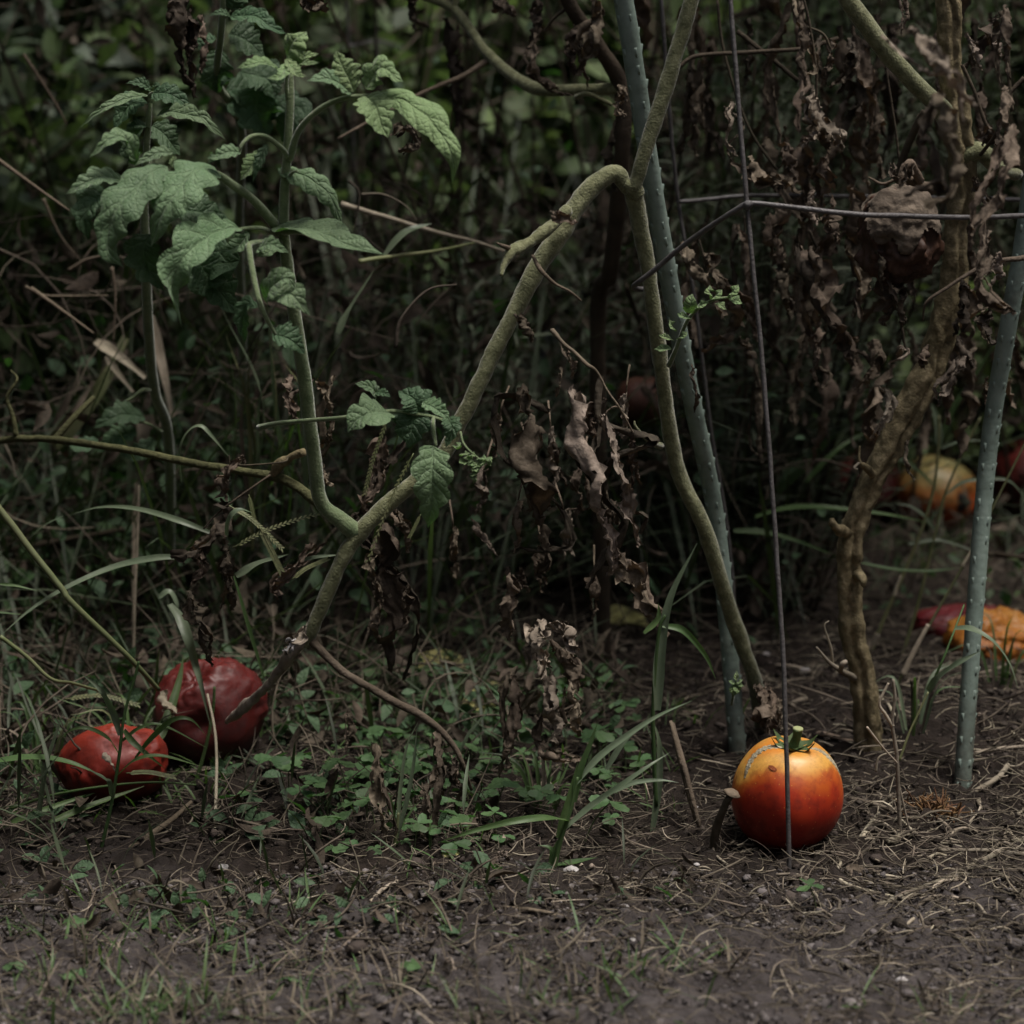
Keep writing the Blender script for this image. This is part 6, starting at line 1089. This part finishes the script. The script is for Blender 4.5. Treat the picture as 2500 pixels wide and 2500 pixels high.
for pts, w, m_ in [([(20, 1130, 1.75), (250, 1200, 1.76), (560, 1290, 1.78), (760, 1340, 1.80), (1000, 1420, 1.82)], 40, 'straw'), ([(120, 1450, 1.7), (320, 1420, 1.72), (560, 1390, 1.75), (760, 1345, 1.78)], 34, 'culm'), ([(130, 1080, 1.72), (250, 1080, 1.72), (370, 1140, 1.72), (440, 1230, 1.72)], 20, 'straw_dull'), ([(320, 1932, 1.6), (340, 1800, 1.6), (420, 1680, 1.6), (520, 1600, 1.6), (660, 1580, 1.6)], 28, 'straw_dull'), ([(60, 1000, 1.75), (120, 1080, 1.75), (90, 1280, 1.75)], 20, 'straw_dull')]:
    W = q('2', pts); obj('stalk', tube(W, [wm('2', w, W[0][1]) / 2 * f for f in np.linspace(.85, .35, len(W))], 7, 30, .15), MT[m_], dg)
for pts, w in [([(260, 1420, 1.72), (380, 1290, 1.72), (520, 1240, 1.73)], 70), ([(0, 1850, 1.7), (80, 1700, 1.7), (200, 1500, 1.7)], 60), ([(880, 1280, 1.85), (960, 1290, 1.85), (1000, 1330, 1.86)], 30)]:
    W = q('2', pts); obj('blade', blade(W, wm('2', w, W[0][1]), seed=sd_()), MT['grass_grey'], dg)
for k in range(16):
    x = random.uniform(560, 760); pts = [(x + random.uniform(-60, 60), random.uniform(1180, 1350), 1.8), (x + random.uniform(-40, 40), 1000, 1.75), (x + random.uniform(-90, 90), random.uniform(740, 880), 1.72)]
    W = [P(*p) for p in pts]; obj('blade', blade(W, random.uniform(.003, .006), seed=sd_()), MT[random.choice(['grass', 'culm', 'straw_dull', 'grass_grey'])], dg)

# ------------------------------------------------------------------ lavender-like shrubs with narrow grey leaves
def lavender(label, x, y, n, h, lean=(0, 0), spread=.10, leafL=.034, mat_='lav', stem0=.0):
    t = thing('lavender_shrub', label, 'shrub', (x, y, float(ground_z(x, y))), 'narrow-leaved grey shrubs behind the tomato plants'); C, D, Nn, L = [], [], [], []; sh = []
    for k in range(n):
        a = random.uniform(0, 2 * PI); r = spread * random.random() ** .5; hh = h * random.uniform(.55, 1.1)
        p0 = np.array([x + r * .4 * math.cos(a), y + r * .4 * math.sin(a), 0]); p2 = np.array([x + r * 1.3 * math.cos(a) + lean[0], y + r * 1.3 * math.sin(a) + lean[1], hh])
        c_ = catmull([p0, (p0 + p2) / 2 + [random.gauss(0, .02), random.gauss(0, .02), 0], p2], 24); sh.append(tube(c_[::4], [.0016] * len(c_[::4]), 5, 14)); T = norm(np.gradient(c_, axis=0))
        s = int(24 * random.uniform(.05, .25)); m_ = int(hh / .011)
        for j in range(m_):
            f = (s + (23 - s) * j / m_); i = int(f); pp = c_[i] + (c_[min(i + 1, 23)] - c_[i]) * (f - i)
            for sg in (0, PI):
                b_ = j * PI / 2 + sg + random.gauss(0, .3); side = np.array([math.cos(b_), math.sin(b_), 0]); up = random.uniform(.1, 1.1)
                C.append(pp); D.append(side + T[i] * up); Nn.append(T[i] * 1.0 - side * .6); L.append(leafL * random.uniform(.55, 1.2))
    obj('stems', join(sh), MT['stem_dark'], t, kind='stuff')
    L = np.array(L); obj('foliage', bulk_leaves(np.array(C), np.array(D), np.array(Nn), L, L * rng.uniform(.08, .14, len(L)), rng.uniform(.0, .5, len(L)), .4), MT[mat_], t, kind='stuff')
for a in [('grey narrow-leaved shrub just behind the leaning stake', .20, 2.20, 26, .52, (.05, -.02), .13), ('grey narrow-leaved shrub between the stake and the cage wire', .27, 2.12, 22, .62, (.06, -.08), .10), ('grey narrow-leaved shrub behind the hanging withered leaves', .46, 2.85, 34, .95, (0, -.1), .18), ('low grey narrow-leaved shrub in the shade behind the broken arm', .03, 2.22, 20, .36, (0, -.05), .13), ('tall grey narrow-leaved shrub behind the brown grooved stem', .66, 2.9, 30, .95, (0, 0), .18), ('dim grey narrow-leaved shrub right of the middle, far back', .33, 2.6, 30, .9, (0, 0), .18), ('grey narrow-leaved shrub beyond the right stake', .92, 2.7, 26, .9, (0, 0), .18)]:
    lavender(*a)

# dry flower stalks, dark and upright, far behind the middle
def stalks(label, x0, x1, y, n, h):
    t = thing('dead_weed_clump', label, 'dead weeds', ((x0 + x1) / 2, y, 0), 'dead weed clumps at the back'); sh, C, D, L = [], [], [], []
    for k in range(n):
        x = random.uniform(x0, x1); yy = y + random.gauss(0, .1); l = np.array([random.gauss(0, .14), random.gauss(0, .06), 0]); hh = h * random.uniform(.6, 1.15)
        sh.append(tube([(x, yy, 0), np.array([x, yy, hh * .5]) + l * .4, np.array([x, yy, hh]) + l], [.0028, .0024, .0014], 5, 10))
        for j in range(14):
            f = random.random(); C.append(np.array([x, yy, hh * f]) + l * f); b_ = random.uniform(0, 2 * PI); D.append((math.cos(b_), math.sin(b_), random.uniform(-1, .4))); L.append(random.uniform(.012, .035))
    obj('stems', join(sh), MT['stem_dark'], t, kind='stuff'); L = np.array(L); D = np.array(D)
    obj('withered_leaves', bulk_leaves(np.array(C), D, rng.normal(0, 1, D.shape), L, L * rng.uniform(.25, .5, len(L)), rng.uniform(.2, .9, len(L)), .5), MT['dead_dark'], t, kind='stuff')
stalks('dark dead weed stalks behind the crook of the broken arm', -.18, .14, 2.35, 20, .7); stalks('dark dead weed stalks behind the leafy shoot', -.5, -.15, 2.6, 16, .7); stalks('dark dead weed stalks at the back behind the cage', .1, .6, 2.7, 24, .9); stalks('dark dead weed stalks by the far right side', .6, 1.1, 2.5, 26, .9)

# tangles of dry stems, long grass and small leaves filling the shade between the plants
def tangle(label, x0, x1, y0, y1, h, n, green=.5, grass=.7):
    t = thing('weed_tangle', label, 'weeds', ((x0 + x1) / 2, (y0 + y1) / 2, 0), 'weed tangles between the plants')
    ls = min(1, .15 + h * 9); k = n; C = np.c_[rng.uniform(x0, x1, k), rng.uniform(y0, y1, k), h * rng.random(k) ** 1.3]; D = rng.normal(0, 1, (k, 3)) * [1, .5, .8] + [0, 0, .4]
    obj('dry_stems', bulk_straws(C, D, (rng.gamma(3, .028, k) + .02) * ls, rng.normal(0, .16, (k, 2)), rng.uniform(.0005, .0013, k), 7), MT['straw_dull'], t, kind='stuff')
    k = int(n * grass * green); C = np.c_[rng.uniform(x0, x1, k), rng.uniform(y0, y1, k), rng.uniform(0, .03, k)]; a = rng.uniform(0, 2 * PI, k); el = rng.uniform(.7, 1.45, k)
    D = np.c_[np.cos(a) * np.cos(el), np.sin(a) * np.cos(el), np.sin(el)]; L = rng.uniform(.3, .95, k) * h + .05 * ls
    Nn = -np.c_[np.cos(a), np.sin(a), 0 * a] + [0, 0, .4]
    obj('long_grass', bulk_leaves(C, D, Nn, L, rng.uniform(.002, .0055, k) * (.4 + .6 * ls), rng.uniform(-.1, .75, k), .4), MT['grass_dim'], t, kind='stuff')
    k = int(n * .9); C = np.c_[rng.uniform(x0, x1, k), rng.uniform(y0, y1, k), h * rng.random(k)]; D = rng.normal(0, .8, (k, 3)) + [0, 0, -.5]; L = rng.uniform(.012, .034, k) * (.5 + .5 * ls)
    obj('withered_leaves', bulk_leaves(C, D, rng.normal(0, 1, (k, 3)), L, L * rng.uniform(.2, .5, k), rng.uniform(.2, 1, k), .6), MT['dead_dark'], t, kind='stuff')
    k = int(n * .8 * green); C = np.c_[rng.uniform(x0, x1, k), rng.uniform(y0, y1, k), h * .8 * rng.random(k) ** 1.5]; D = rng.normal(0, .8, (k, 3)) + [0, -.2, .1]; L = rng.uniform(.010, .026, k) * (.45 + .55 * ls)
    obj('small_leaves', bulk_leaves(C, D, rng.normal(0, .5, (k, 3)) + [0, -.3, 1.0], L, L * rng.uniform(.4, .7, k), rng.uniform(0, .6, k), .3), MT['leaf_back'], t, kind='stuff')
for a in [('dim weed tangle behind the broken arm and its hanging leaves', -.22, .0, 1.80, 2.25, .42, 200, .7), ('dim weed tangle behind the yellow fallen leaf', .0, .20, 2.06, 2.4, .42, 180, .7), ('dim weed tangle behind the live green shoot', -.52, -.2, 1.78, 2.3, .40, 300, .8), ('dim weed tangle at the left edge behind the arching blades', -.85, -.5, 1.75, 2.3, .36, 240, .8), ('dry weed tangle behind the cage wire', .12, .30, 1.95, 2.4, .34, 240, .7), ('grassy weed tangle behind the right stake and the fallen fruit', .36, .95, 2.72, 3.1, .36, 420, 1.2), ('tall weed tangle behind the crook of the broken arm', -.25, .3, 2.3, 2.7, .75, 420, .8), ('tall weed tangle high behind the leafy shoot', -.75, -.25, 2.35, 2.75, .65, 420, 1.0), ('low weed fringe around the fallen yellow and crimson fruit', .36, .62, 2.12, 2.5, .05, 80, 1.0)]:
    tangle(*a)
for a in [('low green weeds around and behind the two wrinkled tomatoes', -.50, -.16, 1.64, 1.85, .08, 200, 1.6, .3), ('low green weeds behind the clover in the middle', -.20, .10, 1.60, 1.85, .06, 180, 1.6, .2), ('low green weeds at the left edge beside the wrinkled tomatoes', -.48, -.30, 1.42, 1.62, .05, 70, 1.6, .25), ('low green weeds between the clover and the wrinkled tomatoes', -.22, -.02, 1.40, 1.58, .03, 90, 1.8, .12)]:
    tangle(*a)
for k, (x, y, r_, lab) in enumerate([(-.36, 1.33, .06, 'below the small wrinkled tomato'), (-.19, 1.30, .05, 'in front of the clover, left of the middle'), (-.06, 1.28, .05, 'in front of the upright grass tuft'), (.05, 1.31, .05, 'left of the broad grass plant')]):
    tangle('sparse weed seedlings ' + lab, x - r_ * 1.4, x + r_ * 1.4, y - r_, y + r_, .022, 34, 1.8, .2)

# ------------------------------------------------------------------ leafy weeds and bushes at the back
def bush(label, x, y, rx, ry, h, n, L, mat_, z0=.02, asp=.5, stems=14, name='leafy_bush'):
    t = thing(name, label, 'bush', (x, y, 0), 'leafy bushes closing the back'); c_ = rng.normal(0, 1, (n, 3)); c_ = norm(c_) * rng.uniform(.25, 1, (n, 1)) ** .5
    lump = 1 + .25 * vn(c_ * 2.2, int(x * 100 + y * 37) % 97)[:, None]; c_ = c_ * lump
    C = np.c_[x + c_[:, 0] * rx, y + c_[:, 1] * ry, z0 + (h - z0) * (.5 + .5 * c_[:, 2])]; C[:, 2] = np.maximum(C[:, 2], .01)
    D = norm(c_ * [1, 1, .4] + rng.normal(0, .6, (n, 3)) + [0, 0, -.1]); Nn = np.tile([0, 0, 1.0], (n, 1)) + rng.normal(0, .5, (n, 3)) + c_ * .5; l = rng.uniform(.55, 1.25, n) * L
    obj('foliage', bulk_leaves(C, D, Nn, l, l * rng.uniform(.8, 1.2, n) * asp, rng.uniform(.0, .6, n), .2), MT[mat_], t, kind='stuff')
    obj('stems', join([tube([(x + random.gauss(0, rx * .2), y + random.gauss(0, ry * .2), -.02), (x + random.gauss(0, rx * .4), y + random.gauss(0, ry * .4), h * .5), (x + random.gauss(0, rx * .7), y + random.gauss(0, ry * .6), h * random.uniform(.7, 1))], [.006, .004, .002], 5, 9) for _ in range(stems)]), MT['stem_dark'], t, kind='stuff')
for a in [('dim leafy weed bush at the left edge, behind the big leaf', -.62, 2.6, .28, .25, .55, 1500, .06, 'weed', .02, .5), ('grey-leaved weed bush in the upper left corner', -.80, 3.1, .35, .3, .95, 1800, .085, 'weed_grey', .1, .42), ('green weed bush behind the top of the leafy shoot', -.42, 3.1, .35, .3, .85, 2200, .06, 'weed', .05, .55), ('light green bush at the back left of the middle', -.10, 3.5, .38, .3, 1.0, 2200, .065, 'weed_light', .1, .55), ('green bush at the back behind the leaning stake', .30, 3.6, .38, .3, 1.0, 2200, .065, 'weed', .1, .55), ('bright green bush at the back behind the hanging leaves', .62, 3.3, .35, .3, 1.0, 2200, .07, 'weed_light', .05, .5), ('light green bush in the upper right corner', .98, 3.1, .35, .3, 1.0, 2000, .075, 'weed_light', .05, .5),
          ('wide green bush beyond the left edge', -1.4, 3.0, .5, .4, 1.1, 2400, .075, 'weed', .02, .5), ('wide green bush beyond the right edge', 1.65, 3.1, .5, .4, 1.1, 2400, .075, 'weed', .02, .5), ('low weeds in the dark at the left edge, under the arching blades', -.52, 2.05, .2, .18, .16, 420, .018, 'clover', .01, .8), ('low weeds in the dark behind the dry blades', -.30, 2.25, .22, .2, .2, 420, .02, 'clover', .01, .8), ('low green weeds behind the rotten orange tomato', .55, 2.75, .25, .2, .3, 900, .03, 'weed_light', .01, .5), ('low green weeds behind the right stake', .62, 2.0, .14, .1, .1, 300, .018, 'weed_light', .005, .4)]:
    bush(*a)
ORD = ['first', 'second', 'third', 'fourth', 'fifth', 'sixth', 'seventh', 'eighth', 'ninth']
def hedge(x, y, rx, ry, h, n, L, m_, label):
    bush(label, x, y, rx, ry, h, n, L, m_, .02, .55, 18, 'hedge_bush'); [o for o in COL.objects if o.name.startswith('hedge_bush')][-1]['group'] = 'hedge bushes closing the garden'
for k in range(9):
    hedge(-3.6 + k * .9 + random.uniform(-.1, .1), 4.6 + random.uniform(-.2, .2), .65, .5, 1.9 + random.uniform(-.2, .2), 1700, .125, 'weed' if k % 2 else 'weed_light', 'tall hedge bush closing the view, %s from the left in the back row' % ORD[k])
for k, (x, y, h) in enumerate([(-1.9, 2.1, 2.3), (-2.1, .9, 2.4), (-2.0, -.4, 2.4), (2.5, 2.2, 2.0), (2.7, .8, 2.1), (2.6, -.6, 2.1)]):  # unseen bushes added at the sides to cut low sky light
    hedge(x, y, .7, .75, h, 1300, .19, 'weed', '%s unseen hedge bush added to block sky light, from the back on the %s side of the garden' % (ORD[k % 3], 'left' if k < 3 else 'right'))
for k in range(5):  # unseen bushes added behind the camera to block low sky light
    hedge(-2.4 + k * 1.2, -2.6, .85, .6, 2.7, 1300, .21, 'weed', 'unseen hedge bush added to block sky light behind the path, %s from the left' % ORD[k])
